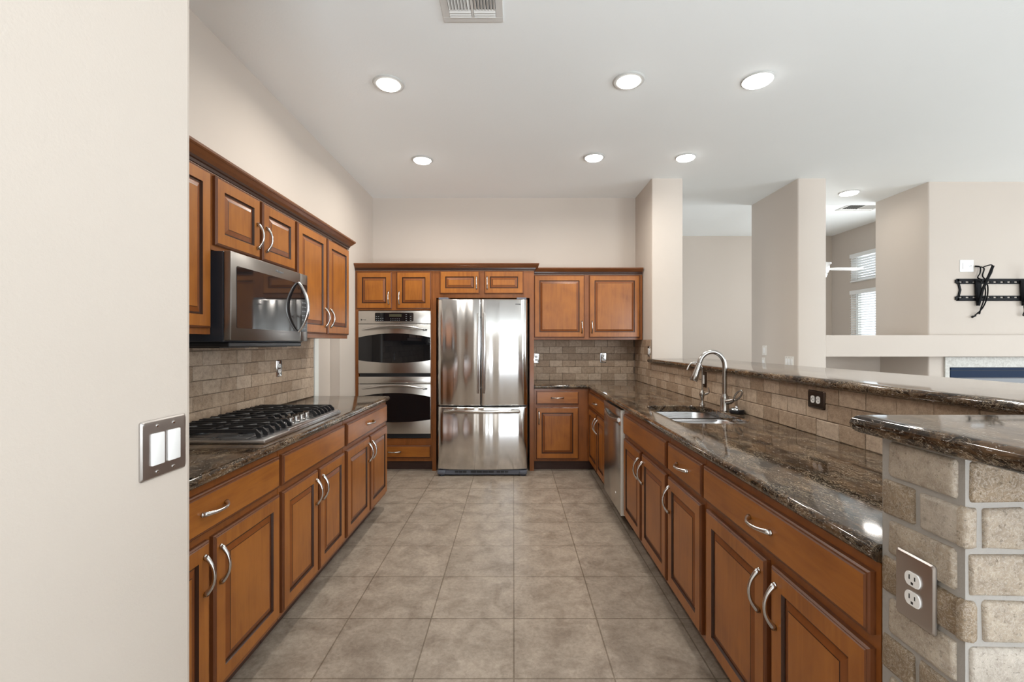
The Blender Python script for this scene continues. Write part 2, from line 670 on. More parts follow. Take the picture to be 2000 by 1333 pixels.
mb.prism(pp, lambda p: (p[0], p[1], 0), lambda p: (p[0], p[1], CEIL))
wall_col = struct(mb.build('wall_living_left', 'wall', smooth=60))
mb = MB()
pp = [(4.44, 5.65), (4.44, 4.945), (4.444, 4.934), (4.455, 4.93), (9.0, 4.93), (9.0, 5.65)]
mb.prism(pp, lambda p: (p[0], p[1], 0), lambda p: (p[0], p[1], CEIL))
wall_fire = struct(mb.build('wall_fireplace', 'wall', smooth=60))
# ledge over the media niche and across the fireplace, niche back below it
mb = MB()
mb.box(3.281, 4.439, 4.84, 5.66, 1.21, 1.436)
mb.box(4.439, 8.0, 4.84, 4.929, 1.21, 1.436)
struct(mb.build('trim_2', 'wall'))
wall('wall_niche', [(3.281, 4.439, 5.58, 5.65, 0, 1.21)])
wall('wall_far_back', [(-0.2, 6.3, 8.8, 8.95, 0, 3.4)])
FX = 6.08
wall('wall_far_right', [(FX, 6.23, 7.06, 7.10, 0, 3.4), (FX, 6.23, 8.29, 8.8, 0, 3.4),
                        (FX, 6.23, 7.10, 8.29, 0, 0.55), (FX, 6.23, 7.10, 8.29, 2.29, 2.437), (FX, 6.23, 7.10, 8.29, 2.94, 3.4),
                        (FX, 6.23, 5.651, 7.06, 0, 0.6), (FX, 6.23, 5.651, 7.06, 2.8, 3.4)])  # unseen opening left here for the added far room fill
wall('wall_far_left', [(-0.2, 0.0, 5.6, 6.4, 0, 3.4), (-0.2, 0.0, 8.2, 8.8, 0, 3.4), (-0.2, 0.0, 6.4, 8.2, 0, 0.6), (-0.2, 0.0, 6.4, 8.2, 2.6, 3.4)])  # opening added out of view for the side fill
wall('wall_header', [(0.0, 1.776, 5.6, 5.767, 0, 3.4)])
# dining side behind the camera and the living room on the right, with the openings the daylight comes by
wall('wall_dining', [(-0.75, -0.10, -3.15, -3.0, 0, CEIL), (-0.10, 1.70, -3.15, -3.0, 2.4, CEIL), (1.70, 3.05, -3.15, -3.0, 0, CEIL),
                     (3.05, 4.75, -3.15, -3.0, 0, 0.75), (3.05, 4.75, -3.15, -3.0, 2.45, CEIL), (4.75, 8.0, -3.15, -3.0, 0, CEIL)])
wall('wall_living', [(8.0, 8.15, -3.0, -1.3, 0, CEIL), (8.0, 8.15, 3.3, 4.93, 0, CEIL), (8.0, 8.15, -1.3, 3.3, 0, 0.25), (8.0, 8.15, -1.3, 3.3, 2.75, CEIL)])

mb = MB()
for x in (-0.098, 0.76, 1.628):
    mb.box(x, x + 0.07, -3.10, -3.05, 0.0, 2.398)
mb.box(-0.028, 1.628, -3.10, -3.05, 2.32, 2.398)
d2 = struct(mb.build('door_2', 'trim'))
mb = MB()
mb.box(-0.028, 1.628, -3.08, -3.074, 0.0, 2.32)
mb.build('pane', 'glass', d2)

# pantry doorway past the left counter: casing and closed painted door
mb = MB()
mb.box(WLX, WLX + 0.016, 3.845, 3.922, 0.0, 2.10, b=0.003)
struct(mb.build('trim_1', 'trim'))
mb = MB()
mb.box(-1.795, -1.765, 3.925, 4.435, 0.005, 2.025, b=0.002)
struct(mb.build('door_1', 'wall'))


# tile fields: individual stones with eased edges standing on a grout bed, one mesh for a field
def tiles(mb, P, u0, u1, v0, v1, pw, ph, gap, thick, ease, shift=0.0, jit=0.0015, first=0):
    """P(u, v, d) gives the place; rows from v0 up; every other row shifted by half a tile"""
    row = 0
    v = v0
    while v < v1 - 0.01:
        vb = min(v + ph, v1)
        u = u0 - pw + shift + (pw / 2 if (row + first) % 2 else 0)
        while u < u1 - 0.004:
            a, b = max(u, u0), min(u + pw, u1)
            u += pw
            if b - a < 0.016:
                continue
            a0, a1, b0, b1 = a + gap / 2, b - gap / 2, v + gap / 2, vb - gap / 2
            j = lambda: random.uniform(-jit, jit)
            t = thick + j() * 0.8
            c = [(a0 + j(), b0 + j()), (a1 + j(), b0 + j()), (a1 + j(), b1 + j()), (a0 + j(), b1 + j())]
            ctr = ((a0 + a1) / 2, (b0 + b1) / 2)

            def ins(e):
                return [(x + (e if x < ctr[0] else -e), y + (e if y < ctr[1] else -e)) for x, y in c]
            mb.rings([[P(x, y, 0.0) for x, y in c], [P(x, y, t - ease * 0.7) for x, y in c],
                      [P(x, y, t - ease * 0.2) for x, y in ins(ease * 0.35)], [P(x, y, t) for x, y in ins(ease)]], cap0=False)
        v += ph
        row += 1


CT = 0.912           # counter top height
TW, TH = 0.1535, 0.0795
mb = MB()
tiles(mb, lambda u, v, d: (WLX + 0.003 + d, u, v), 1.085, 3.838, CT, 1.388, TW, TH, 0.0032, 0.007, 0.003)
o = mb.build('tile_backsplash', 'tile', wall_left)
mb = MB()
mb.box(WLX, WLX + 0.0065, 1.085, 3.838, CT, 1.388)
mb.build('grout_bed', 'grout', wall_left)
mb = MB()
tiles(mb, lambda u, v, d: (u, 5.477 - d, v), 0.218, 1.44, CT, 1.389, TW, TH, 0.0032, 0.007, 0.003, shift=0.055)
mb.build('tile_backsplash', 'tile', wall_back)
mb = MB()
mb.box(0.218, 1.44, 5.4735, 5.48, CT, 1.389)
mb.build('grout_bed', 'grout', wall_back)
mb = MB()
tiles(mb, lambda u, v, d: (1.447 - d, u, v), 4.835, 5.469, CT, 1.389, TW, TH, 0.0032, 0.007, 0.003, shift=0.03, first=1)
mb.build('tile_backsplash', 'tile', wall_right)
mb = MB()
mb.box(1.4435, 1.4498, 4.835, 5.473, CT, 1.389)
mb.build('grout_bed', 'grout', wall_right)

# peninsula half wall with its stone end
mb = MB()
mb.box(1.45, 1.62, 1.0, 4.828, 0, 1.147)
mb.box(0.799, 2.0, 0.815, 0.998, 0, 1.147)
wall_pen = struct(mb.build('wall_peninsula', 'grout_pale'))
mb = MB()
tiles(mb, lambda u, v, d: (1.447 - d, u, v), 1.012, 4.833, CT, 1.147, TW, TH, 0.0032, 0.007, 0.003, shift=0.03, first=1)
mb.build('tile_backsplash', 'tile', wall_pen)
mb = MB()
mb.box(1.4435, 1.45, 1.012, 4.833, CT, 1.147)
mb.build('grout_bed', 'grout', wall_pen)
mb = MB()
PH = 0.0825
z = 1.147 - PH * 14
k = 0
zz = 1.147
rows = []
while zz > 0.02:
    rows.append((max(zz - PH, 0.0), zz))
    zz -= PH


def stone_tile(mb, P, a0, a1, b0, b1, t=0.015, e=0.007):
    j = lambda: random.uniform(-0.0018, 0.0018)
    g = 0.005
    n = 5

    def loop(ins, wob):
        x0, x1, y0, y1 = a0 + g + ins, a1 - g - ins, b0 + g + ins, b1 - g - ins
        P2 = []
        r = 0.006
        for cx, cy, aa in ((x1 - r, y1 - r, 0), (x0 + r, y1 - r, PI / 2), (x0 + r, y0 + r, PI), (x1 - r, y0 + r, 1.5 * PI)):
            for q in range(3):
                an = aa + PI / 2 * q / 2
                P2.append((cx + r * math.cos(an), cy + r * math.sin(an)))
        return [(x + wob[i][0], y + wob[i][1]) for i, (x, y) in enumerate(P2)]
    wob = [(j(), j()) for _ in range(12)]
    mb.rings([[P(x, y, 0) for x, y in loop(0, wob)], [P(x, y, t - e) for x, y in loop(0, wob)],
              [P(x, y, t - e * 0.3) for x, y in loop(e * 0.35, wob)], [P(x, y, t) for x, y in loop(e, wob)]], cap0=False)


PA = lambda u, v, d: (0.807 - d, u, v)          # side towards the kitchen
PB = lambda u, v, d: (u, 0.823 - d, v)          # side towards the camera
for i, (z0, z1) in enumerate(rows):
    if i % 2 == 0:
        stone_tile(mb, PA, 0.824, 0.982, z0, z1)
        cuts = [0.80, 0.955, 1.11, 1.265, 1.42, 1.575]
    else:
        stone_tile(mb, PA, 0.910, 1.0, z0, z1)
        stone_tile(mb, PA, 0.812, 0.908, z0, z1)
        cuts = [0.786, 0.822, 0.908, 1.03, 1.185, 1.34, 1.495]
    for a, b in zip(cuts[:-1], cuts[1:]):
        stone_tile(mb, PB, a, b, z0, z1, e=0.006 if b - a > 0.03 else 0.004)
mb.build('stone_facing', 'tile_stone', wall_pen, smooth=40)


# ------------------------------------------------------------------ kitchen fronts and hardware
def handle_mesh():
    mb = MB()
    L, H = 0.128, 0.030
    n = 17
    pts, rs = [], []
    for i in range(n):
        s = i / (n - 1)
        zc = (s - 0.5) * L
        y = -H * (1 - abs(2 * s - 1) ** 2.2) - 0.003
        pts.append((0, y, zc))
        e = abs(2 * s - 1)
        rs.append(0.0056 + 0.0042 * e ** 3)
    mb.tube(pts, rs, 10, flat=1.0)
    for sg in (-1, 1):
        mb.lathe([(0.0085, 0), (0.0085, 0.004), (0.006, 0.008)], (0, 0, sg * L / 2), 12, axis='y')
    bmesh.ops.recalc_face_normals(mb.bm, faces=mb.bm.faces)
    me = bpy.data.meshes.new('handle')
    mb.bm.to_mesh(me)
    mb.bm.free()
    me.materials.append(M['nickel'])
    me.polygons.foreach_set('use_smooth', [True] * len(me.polygons))
    return me


HANDLE = handle_mesh()


def rect(x0, x1, z0, z1, y):
    return [(x0, y, z0), (x1, y, z0), (x1, y, z1), (x0, y, z1)]


def front(parent, kind, x0, x1, z0, z1, pull=None):
    """kind: door (raised panel) or drawer (slab with eased edge). Local: front looks to -y. pull: 'l','r','m' + 't'/'b'"""
    w, h = x1 - x0, z1 - z0
    X0, X1, Z0, Z1 = -w / 2, w / 2, -h / 2, h / 2
    mb = MB()
    if kind == 'door':
        st = min(0.058, w * 0.17)
        prof = [(0, -0.0005, 2), (0, -0.013, 2), (0.0045, -0.0175, 2), (0.007, -0.0175, 2), (0.0095, -0.020, 0), (st, -0.020, 1), (st + 0.004, -0.0115, 1),
                (st + 0.010, -0.0115, 3), (st + 0.030, -0.0175, 1), (st + 0.0325, -0.0185, 0)]
    else:
        prof = [(0, -0.0005, 2), (0, -0.013, 2), (0.004, -0.0165, 2), (0.009, -0.0165, 2), (0.012, -0.020, 0)]
    loops = [rect(X0 + i, X1 - i, Z0 + i, Z1 - i, y) for i, y, _ in prof]
    mb.rings(loops, [m for _, _, m in prof], cap0=True)
    o = mb.build('door' if kind == 'door' else ('drawer' if pull else 'drawer_front'), ['wood_h' if kind != 'door' else 'wood', 'glaze', 'edge', 'bevel'], parent, (x0 + w / 2, 0, z0 + h / 2))
    if pull:
        hd = obj('handle', HANDLE, o)
        if pull == 'm':
            hd.location = (0, -0.020, 0)
            hd.rotation_euler = (0, PI / 2, 0)
        else:
            hx = X0 + 0.030 if pull[0] == 'l' else X1 - 0.030
            hz = Z1 - 0.110 if pull[1] == 't' else Z0 + 0.115
            if h < 0.2:
                hz = 0
            hd.location = (hx, -0.020, hz)
    return o


def base_cabinet(label, loc, rotz, w, depth, fronts, group, zt=0.870, toe_w=None, hollow=False):
    t = thing('base_cabinet', label, 'cabinet', loc, rotz, group)
    mb = MB()
    if hollow:
        mb.box(0.001, w - 0.001, 0, 0.02, 0.105, zt)
        mb.box(0.001, 0.02, 0.02, depth, 0.105, zt)
        mb.box(w - 0.02, w - 0.001, 0.02, depth, 0.105, zt)
        mb.box(0.02, w - 0.02, 0.02, depth, 0.105, 0.125)
    else:
        mb.box(0.001, w - 0.001, 0, depth, 0.105, zt)
    mb.build('carcass', 'frame', t)
    mb = MB()
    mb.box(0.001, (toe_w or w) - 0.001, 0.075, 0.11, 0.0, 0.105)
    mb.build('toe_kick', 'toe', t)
    for f in fronts:
        front(t, *f)
    return t


DZ0, DZ1, OZ0, OZ1 = 0.706, 0.846, 0.130, 0.676     # drawer and door heights
GL = 'base cabinets under the cooktop counter'
RL = PI / 2
XL = -1.06
DL = 0.600
base_cabinet('nearest base cabinet of the left run, one wide drawer above two doors', (XL, 1.12, 0), RL, 0.946, DL,
             [('drawer', 0.03, 0.936, DZ0, DZ1, 'm'), ('door', 0.03, 0.462, OZ0, OZ1, 'rt'), ('door', 0.486, 0.936, OZ0, OZ1, 'lt')], GL)
base_cabinet('base cabinet below the cooktop with a plain front lacking a pull above two doors', (XL, 2.068, 0), RL, 0.788, DL,
             [('drawer', 0.016, 0.778, DZ0, DZ1, None), ('door', 0.016, 0.391, OZ0, OZ1, 'rt'), ('door', 0.411, 0.778, OZ0, OZ1, 'lt')], GL)
base_cabinet('base cabinet at the far end of the left run, before the double oven', (XL, 2.858, 0), RL, 0.960, DL,
             [('drawer', 0.030, 0.940, DZ0, DZ1, 'm'), ('door', 0.030, 0.478, OZ0, OZ1, 'rt'), ('door', 0.500, 0.940, OZ0, OZ1, 'lt')], GL, toe_w=0.90)
XR = 0.80
RR = -PI / 2
GR = 'base cabinets under the sink counter'


def rb(y):          # distance along the right run from its far corner
    return 4.868 - y


base_cabinet('narrow-looking corner base cabinet just beyond the dishwasher, drawer over two doors', (XR, 4.868, 0), RR, rb(3.941), 0.60,
             [('drawer', rb(4.795), rb(3.952), DZ0, DZ1, 'm'), ('door', rb(4.795), rb(4.345), OZ0, OZ1, 'rt'), ('door', rb(4.315), rb(3.952), OZ0, OZ1, 'lt')], GR)


def right_cab(label, y1, y0, fronts):
    f2 = [(k, y1 - a, y1 - b, z0, z1, p) for k, a, b, z0, z1, p in fronts]
    base_cabinet(label, (XR, y1, 0), RR, y1 - y0, 0.60, f2, GR, hollow=label.startswith('sink'))


right_cab('sink base cabinet beside the dishwasher, plain front without pull over two doors', 3.312, 2.352,
          [('drawer', 3.285, 2.368, DZ0, DZ1, None), ('door', 3.270, 2.846, OZ0, OZ1, 'rt'), ('door', 2.812, 2.368, OZ0, OZ1, 'lt')])
right_cab('slim base cabinet right of the sink base, one drawer over a single door', 2.350, 1.908,
          [('drawer', 2.338, 1.918, DZ0, DZ1, 'm'), ('door', 2.338, 1.925, OZ0, OZ1, 'lt')])
right_cab('widest base cabinet of the right run, next to the stone end wall', 1.906, 1.002,
          [('drawer', 1.902, 1.016, DZ0, DZ1, 'm'), ('door', 1.876, 1.432, OZ0, OZ1, 'rt'), ('door', 1.402, 1.016, OZ0, OZ1, 'lt')])
YB = 4.87
base_cabinet('base cabinet on the back wall between refrigerator and corner, drawer over a single door', (0.218, YB, 0), 0, 0.581, 0.60,
             [('drawer', 0.020, 0.470, DZ0, DZ1, 'm'), ('door', 0.020, 0.468, OZ0, OZ1, 'lt')], GR, toe_w=0.64)


def upper_cabinet(label, loc, rotz, w, depth, z0, z1, fronts, group):
    t = thing('upper_cabinet', label, 'cabinet', (loc[0], loc[1], z0), rotz, group)
    mb = MB()
    mb.box(0.0008, w - 0.0008, 0, depth, 0, z1 - z0)
    mb.build('carcass', 'frame', t)
    for k, a, b, c, d, p in fronts:
        front(t, k, a, b, c - z0, d - z0, p)
    return t


XU = -1.36
UT = 2.118
DU = 0.294
GU = 'upper cabinets on the left wall'
upper_cabinet('nearest upper cabinet of the left wall, cut off by the close beige wall', (XU, 1.12, 0), RL, 0.946, DU, 1.390, UT,
              [('door', 0.03, 0.462, 1.417, 2.108, 'rb'), ('door', 0.486, 0.926, 1.417, 2.108, 'lb')], GU)
upper_cabinet('short upper cabinet directly above the microwave with two small doors', (XU, 2.068, 0), RL, 0.788, DU, 1.772, UT,
              [('door', 0.012, 0.374, 1.796, 2.108, 'rb'), ('door', 0.400, 0.766, 1.796, 2.108, 'lb')], GU)
upper_cabinet('tall upper cabinet right of the microwave with two doors', (XU, 2.858, 0), RL, 0.912, DU, 1.388, UT,
              [('door', 0.012, 0.450, 1.417, 2.108, 'rb'), ('door', 0.480, 0.900, 1.417, 2.108, 'lb')], GU)
upper_cabinet('upper cabinet over the grey tiles between refrigerator and sink corner', (0.218, 5.15, 0), 0, 1.222, 0.322, 1.390, UT,
              [('door', 0.012, 0.574, 1.415, 2.108, 'rb'), ('door', 0.626, 1.190, 1.415, 2.108, 'lb')], 'cabinets of the back wall')

# tall cabinet round the double oven
t = thing('oven_cabinet', 'tall cabinet surrounding the stacked double oven, drawer at its foot', 'cabinet', (-1.672, YB, 0), 0, 'cabinets of the back wall')
OW = 0.812
mb = MB()
mb.box(0.001, 0.036, 0, 0.604, 0.105, UT)
mb.box(OW - 0.030, OW - 0.001, 0, 0.604, 0.105, UT)
mb.box(0.036, OW - 0.030, 0, 0.604, 1.700, UT)
mb.box(0.036, OW - 0.030, 0, 0.604, 0.105, 0.345)
mb.build('carcass', 'frame', t)
mb = MB()
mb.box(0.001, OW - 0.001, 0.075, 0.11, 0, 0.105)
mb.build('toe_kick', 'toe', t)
front(t, 'door', 0.018, 0.388, 1.714, 2.104, 'rb')
front(t, 'door', 0.440, 0.808 - 0.006, 1.714, 2.104, 'lb')
front(t, 'drawer', 0.036, 0.800, 0.142, 0.272, 'm')

t = thing('refrigerator_cabinet', 'cabinet bridging over the refrigerator with side panels to the floor', 'cabinet', (-0.859, YB, 0), 0, 'cabinets of the back wall')
mb = MB()
mb.box(0.0, 0.042, 0, 0.604, 0.0, UT)
mb.box(1.029, 1.075, 0, 0.604, 0.0, UT)
mb.box(0.042, 1.029, 0, 0.604, 1.830, UT)
mb.build('carcass', 'frame', t)
front(t, 'door', 0.082, 0.500, 1.872, 2.112, 'rb')
front(t, 'door', 0.552, 0.964, 1.872, 2.112, 'lb')

# crown mouldings
CP = [(0, 2.119), (0.010, 2.119), (0.010, 2.132), (0.016, 2.136), (0.018, 2.146), (0.032, 2.158), (0.044, 2.172), (0.048, 2.174), (0.052, 2.180), (0.052, 2.190), (0, 2.190)]
tag(sweep('crown_molding', [(XU, 1.085), (XU, 3.772), (-1.671, 3.772)], CP, 'crown', left=False), 'brown crown molding along the top of the left wall cabinets', 'molding', 'crown moldings')
tag(sweep('crown_molding', [(-1.671, YB), (0.217, YB), (0.217, 5.095)], CP, 'crown', left=False), 'brown crown molding over the oven and refrigerator cabinets', 'molding', 'crown moldings')
tag(sweep('crown_molding', [(0.222, 5.15), (1.438, 5.15)], CP, 'crown', left=False), 'brown crown molding over the cabinet right of the refrigerator', 'molding', 'crown moldings')

# ------------------------------------------------------------------ stone tops
B0 = 0.872
o = slab('countertop', [(-1.03, 1.084), (-1.03, 3.842), (-1.670, 3.842), (-1.670, 1.084)], [True, True, False, False], B0, CT, 'granite')
tag(o, 'dark granite countertop carrying the gas cooktop', 'countertop')
hole = rounded_rect(0.915, 1.325, 2.520, 3.240, 0.09)
o = slab('countertop', [(0.219, 4.842), (0.778, 4.842), (0.778, 1.003), (1.442, 1.003), (1.442, 5.472), (0.219, 5.472)],
         [True, True, False, False, False, False], B0, CT, 'granite', hole)
tag(o, 'L-shaped dark granite countertop with the sink cut into it', 'countertop')
o = slab('bar_top', [(0.765, 0.55), (2.06, 0.55), (2.06, 4.826), (1.40, 4.826), (1.40, 1.05), (0.765, 1.05)],
         [True, True, False, True, True, True], 1.148, 1.190, 'granite')
tag(o, 'raised dark granite bar top capping the tiled half wall and stone end', 'countertop')

# ------------------------------------------------------------------ sink and taps
t = thing('sink', 'stainless double-bowl sink set under the granite counter', 'sink', (1.12, 2.88, 0.69))


def bowl(name, x0, x1, y0, y1, ztop):
    mb = MB()
    R = []
    for ins, z in ((-0.02, B0 - 0.001), (0, B0 - 0.001), (0.004, B0 - 0.010), (0.010, 0.74), (0.03, 0.70), (0.06, 0.693)):
        R.append([(x - 1.12, y - 2.88, z - 0.69) for x, y in rounded_rect(x0 + ins, x1 - ins, y0 + ins, y1 - ins, max(0.02, 0.08 - ins * 0.5))])
    mb.rings(R, cap0=False)
    return mb.build(name, 'steel_sink', t, smooth=50)


bowl('bowl', 0.905, 1.335, 2.505, 2.900, 0)
bowl('bowl', 0.905, 1.335, 2.945, 3.255, 0)
mb = MB()
mb.box(-0.2, 0.2, 0.012, 0.073, 0.165, 0.181, b=0.006)
mb.build('divider', 'steel_sink', t, smooth=50)
for yy in (-0.17, 0.22):
    mb = MB()
    mb.lathe([(0.045, 0.0035), (0.043, 0.008), (0.03, 0.006), (0.028, 0.004)], (0, yy, 0), 24)
    mb.build('drain', 'chrome', t, smooth=40)

t = thing('faucet', 'tall gooseneck pull-down kitchen faucet with looped lever behind the sink', 'faucet', (1.368, 2.985, CT))
mb = MB()
mb.lathe([(0.030, 0), (0.030, 0.006), (0.027, 0.010), (0.0265, 0.075), (0.024, 0.095), (0.017, 0.105), (0.0155, 0.112)], n=28)
mb.build('base', 'faucet', t, smooth=40)
R = 0.083
pts = [(0, 0, 0.105), (0, 0, 0.20), (0, 0, 0.285)]
for i in range(1, 15):
    a = PI * i / 14 * 0.92
    pts.append((-R + R * math.cos(a), 0, 0.290 + R * 1.12 * math.sin(a)))
mb = MB()
mb.tube(pts, [0.0145] * len(pts), 18)
mb.build('spout', 'faucet', t, smooth=60)
e0, e1 = Vector(pts[-1]), Vector(pts[-1]) - Vector(pts[-2])
e1.normalize()
mb = MB()
hp = [e0 + e1 * d for d in (0.0, 0.003, 0.006, 0.03, 0.085, 0.116, 0.124)]
mb.tube(hp, [0.0135, 0.0135, 0.0165, 0.0175, 0.023, 0.0255, 0.022], 20)
mb.build('spray_head', 'faucet', t, smooth=40)
ld = Vector((0.35, -0.94, 0)).normalized()
mb = MB()
mb.tube([ld * 0.02 + Vector((0, 0, 0.062)), ld * 0.05 + Vector((0, 0, 0.068)), ld * 0.075 + Vector((0, 0, 0.078))], [0.019, 0.017, 0.010], 16)
c0 = ld * 0.108 + Vector((0, 0, 0.112))
dd = (ld * 0.7 + Vector((0, 0, 0.72))).normalized()
sd = (Vector((0, 0, 1)).cross(ld)).normalized()
sd = (ld * 0.7 - Vector((0, 0, 0.7))).normalized()
lp = []
for i in range(21):
    a = PI + 2 * PI * i / 20
    lp.append(c0 + dd * (0.042 * math.cos(a)) + sd * (0.017 * math.sin(a)))
mb.tube(lp, 0.0055, 8)
mb.build('lever', 'faucet', t, smooth=60)

t = thing('water_tap', 'small thin-spouted filtered water tap left of the tall faucet', 'faucet', (1.345, 3.285, CT))
mb = MB()
mb.lathe([(0.022, 0), (0.022, 0.004), (0.012, 0.016), (0.010, 0.035), (0.013, 0.055), (0.020, 0.072), (0.019, 0.085), (0.010, 0.098), (0.006, 0.104)], n=22)
mb.build('base', 'faucet', t, smooth=50)
mb = MB()
pts = [(0, 0, 0.10), (0, 0, 0.20), (0, 0, 0.245)]
for i in range(1, 11):
    a = PI * i / 10 * 0.80
    pts.append((-0.052 + 0.052 * math.cos(a), 0, 0.248 + 0.055 * math.sin(a)))
pts.append((-0.108, 0, 0.248))
mb.tube(pts, [0.0045] * (len(pts) - 2) + [0.0055, 0.007], 10)
mb.build('spout', 'faucet', t, smooth=60)
mb = MB()
mb.tube([(0.008, -0.006, 0.072), (0.03, -0.02, 0.082), (0.040, -0.026, 0.092), (0.034, -0.024, 0.125)], [0.008, 0.007, 0.006, 0.004], 10)
mb.build('lever', 'faucet', t, smooth=60)

t = thing('sink_stopper', 'round black and chrome sink stopper lying by the tall faucet', 'stopper', (1.388, 2.865, CT))
mb = MB()
mb.lathe([(0.034, 0), (0.043, 0.006), (0.045, 0.022), (0.040, 0.028)], n=28)
mb.build('rubber_base', 'black', t, smooth=40)
mb = MB()
mb.lathe([(0.039, 0.0282), (0.030, 0.036), (0.014, 0.039), (0.012, 0.046), (0.008, 0.049)], n=28)
mb.build('cap', 'chrome', t, smooth=40)


# ------------------------------------------------------------------ cooktop
CKX0, CKX1, CKY0, CKY1 = -1.600, -1.078, 1.995, 2.880
t = thing('gas_cooktop', 'stainless five-burner gas cooktop with black grates on the left counter', 'cooktop', (-1.34, 2.4375, CT + 0.008))
ox, oy = -1.34, 2.4375
mb = MB()
mb.box(CKX0 - ox, CKX1 - ox, CKY0 - oy, CKY1 - oy, -0.0078, 0.011, b=0.005)
mb.box(CKX0 + 0.02 - ox, -1.17 - ox, CKY0 + 0.02 - oy, CKY1 - 0.02 - oy, 0.010, 0.0125, b=0.001)
mb.box(-1.110 - ox, CKX1 - ox, 2.22 - oy, 2.86 - oy, 0.009, 0.019, b=0.004)
mb.build('pan', 'steel_sink', t, smooth=40)
for bx, by, r in ((-1.24, 2.165, 0.036), (-1.47, 2.165, 0.045), (-1.42, 2.47, 0.058), (-1.24, 2.735, 0.045), (-1.47, 2.735, 0.036)):
    mb = MB()
    mb.lathe([(r + 0.012, 0.0126), (r + 0.012, 0.018), (r, 0.022), (r, 0.030), (r - 0.006, 0.034), (r * 0.3, 0.035)], (bx - ox, by - oy, 0), 24)
    mb.build('burner', 'iron', t, smooth=40)


def grate(x0, x1, y0, y1, nb):
    mb = MB()
    zt, zb = 0.050, 0.036
    w = 0.007
    for yy in [y0 + w + (y1 - y0 - 2 * w) * i / (nb - 1) for i in range(nb)]:
        # a bar running front to back whose front end slopes down to its foot
        A = [(x1, zb - 0.022), (x1, zb - 0.006), (x1 - 0.022, zt), (x0 + 0.015, zt), (x0, zb), (x0, zb - 0.022), (x0 + 0.016, zb - 0.022), (x0 + 0.02, zb), (x1 - 0.026, zb), (x1 - 0.018, zb - 0.022)]
        mb.prism(A, lambda p, yy=yy: (p[0] - ox, yy - w / 1.4 - oy, p[1]), lambda p, yy=yy: (p[0] - ox, yy + w / 1.4 - oy, p[1]))
    for xx in (x0 + 0.03, (x0 + x1) / 2, x1 - 0.05):
        mb.box(xx - w / 2 - ox, xx + w / 2 - ox, y0 + 0.004 - oy, y1 - 0.004 - oy, zb, zt - 0.002)
    ccx = (x0 + x1) / 2
    for cx in ((x0 * 0.72 + x1 * 0.28), (x0 * 0.27 + x1 * 0.73)):
        mb.tube([(cx - ox - 0.08, y0 + 0.01 - oy, zt - 0.007), (cx - ox, (y0 + y1) / 2 - oy, zt - 0.007), (cx - ox + 0.08, y1 - 0.01 - oy, zt - 0.007)], 0.006, 6)
    return mb.build('grate', 'iron', t)


grate(-1.585, -1.112, 2.025, 2.318, 6)
grate(-1.585, -1.225, 2.326, 2.594, 5)
grate(-1.585, -1.112, 2.602, 2.862, 6)
for i in range(5):
    mb = MB()
    mb.lathe([(0.024, 0.0125), (0.024, 0.017), (0.021, 0.019), (0.020, 0.040), (0.016, 0.044)], (-1.165 - ox, 2.340 + 0.062 * i - oy, 0), 20)
    mb.box(-1.182 - ox, -1.148 - ox, 2.340 + 0.062 * i - 0.004 - oy, 2.340 + 0.062 * i + 0.004 - oy, 0.040, 0.050, b=0.002)
    mb.build('knob', 'faucet', t, smooth=40)

# ------------------------------------------------------------------ microwave
t = thing('microwave', 'grey over-the-range microwave with dark glass door above the cooktop', 'microwave', (-1.66, 2.07, 1.350), RL)
MWW = 0.774
mb = MB()                     # local x along the wall, -y into the room
mb.box(0, MWW, -0.356, -0.002, 0.006, 0.416, b=0.003)
mb.build('body', 'dark_metal', t)
mb = MB()
FY0, FY1 = -0.3565, -0.390
mb.box(0, 0.678, FY1, FY0, 0.012, 0.418, b=0.006)
mb.build('door', 'slate', t, smooth=40)
mb = MB()
mb.box(0.6795, MWW, FY1, FY0, 0.012, 0.418, b=0.006)
mb.build('control_panel', 'slate', t, smooth=40)
mb = MB()
wp = [(x, z) for x, z in rounded_rect(0.042, 0.6775, 0.070, 0.355, 0.008, 4)]
mb.prism(wp, lambda p: (p[0], FY1 + 0.0005, p[1]), lambda p: (p[0], FY1 - 0.0022, p[1]))
mb.build('window', 'mw_glass', t)
mb = MB()
mb.box(0.680, 0.757, FY1 - 0.0022, FY1 + 0.0005, 0.070, 0.355)
mb.build('key_pad', 'black_glass', t)
mb = MB()
for r in range(7):
    for c in range(3):
        mb.box(0.697 + c * 0.019, 0.707 + c * 0.019, FY1 - 0.0027, FY1 - 0.0020, 0.085 + r * 0.026, 0.092 + r * 0.026)
mb.build('key_lettering', 'mark_light', t)
mb = MB()
pts, rs = [], []
for i in range(19):
    s = i / 18
    pts.append((0.640, FY1 - 0.004 - 0.058 * math.sin(PI * s) ** 0.8, 0.068 + 0.290 * s))
    rs.append(0.009 + 0.004 * math.sin(PI * s))
mb.tube(pts, rs, 12, flat=0.8)
mb.build('handle', 'nickel', t, smooth=60)
mb = MB()
mb.box(0.03, MWW - 0.03, -0.365, -0.02, -0.018, 0.006, b=0.006)
mb.box(0.06, 0.30, -0.30, -0.10, -0.022, -0.017)
mb.box(0.46, 0.70, -0.30, -0.10, -0.022, -0.017)
mb.build('underside_grille', 'black', t)
lettering('Whirlpool', 0.020, 'mark_light', t, (0.43, FY1 - 0.0006, 0.388))

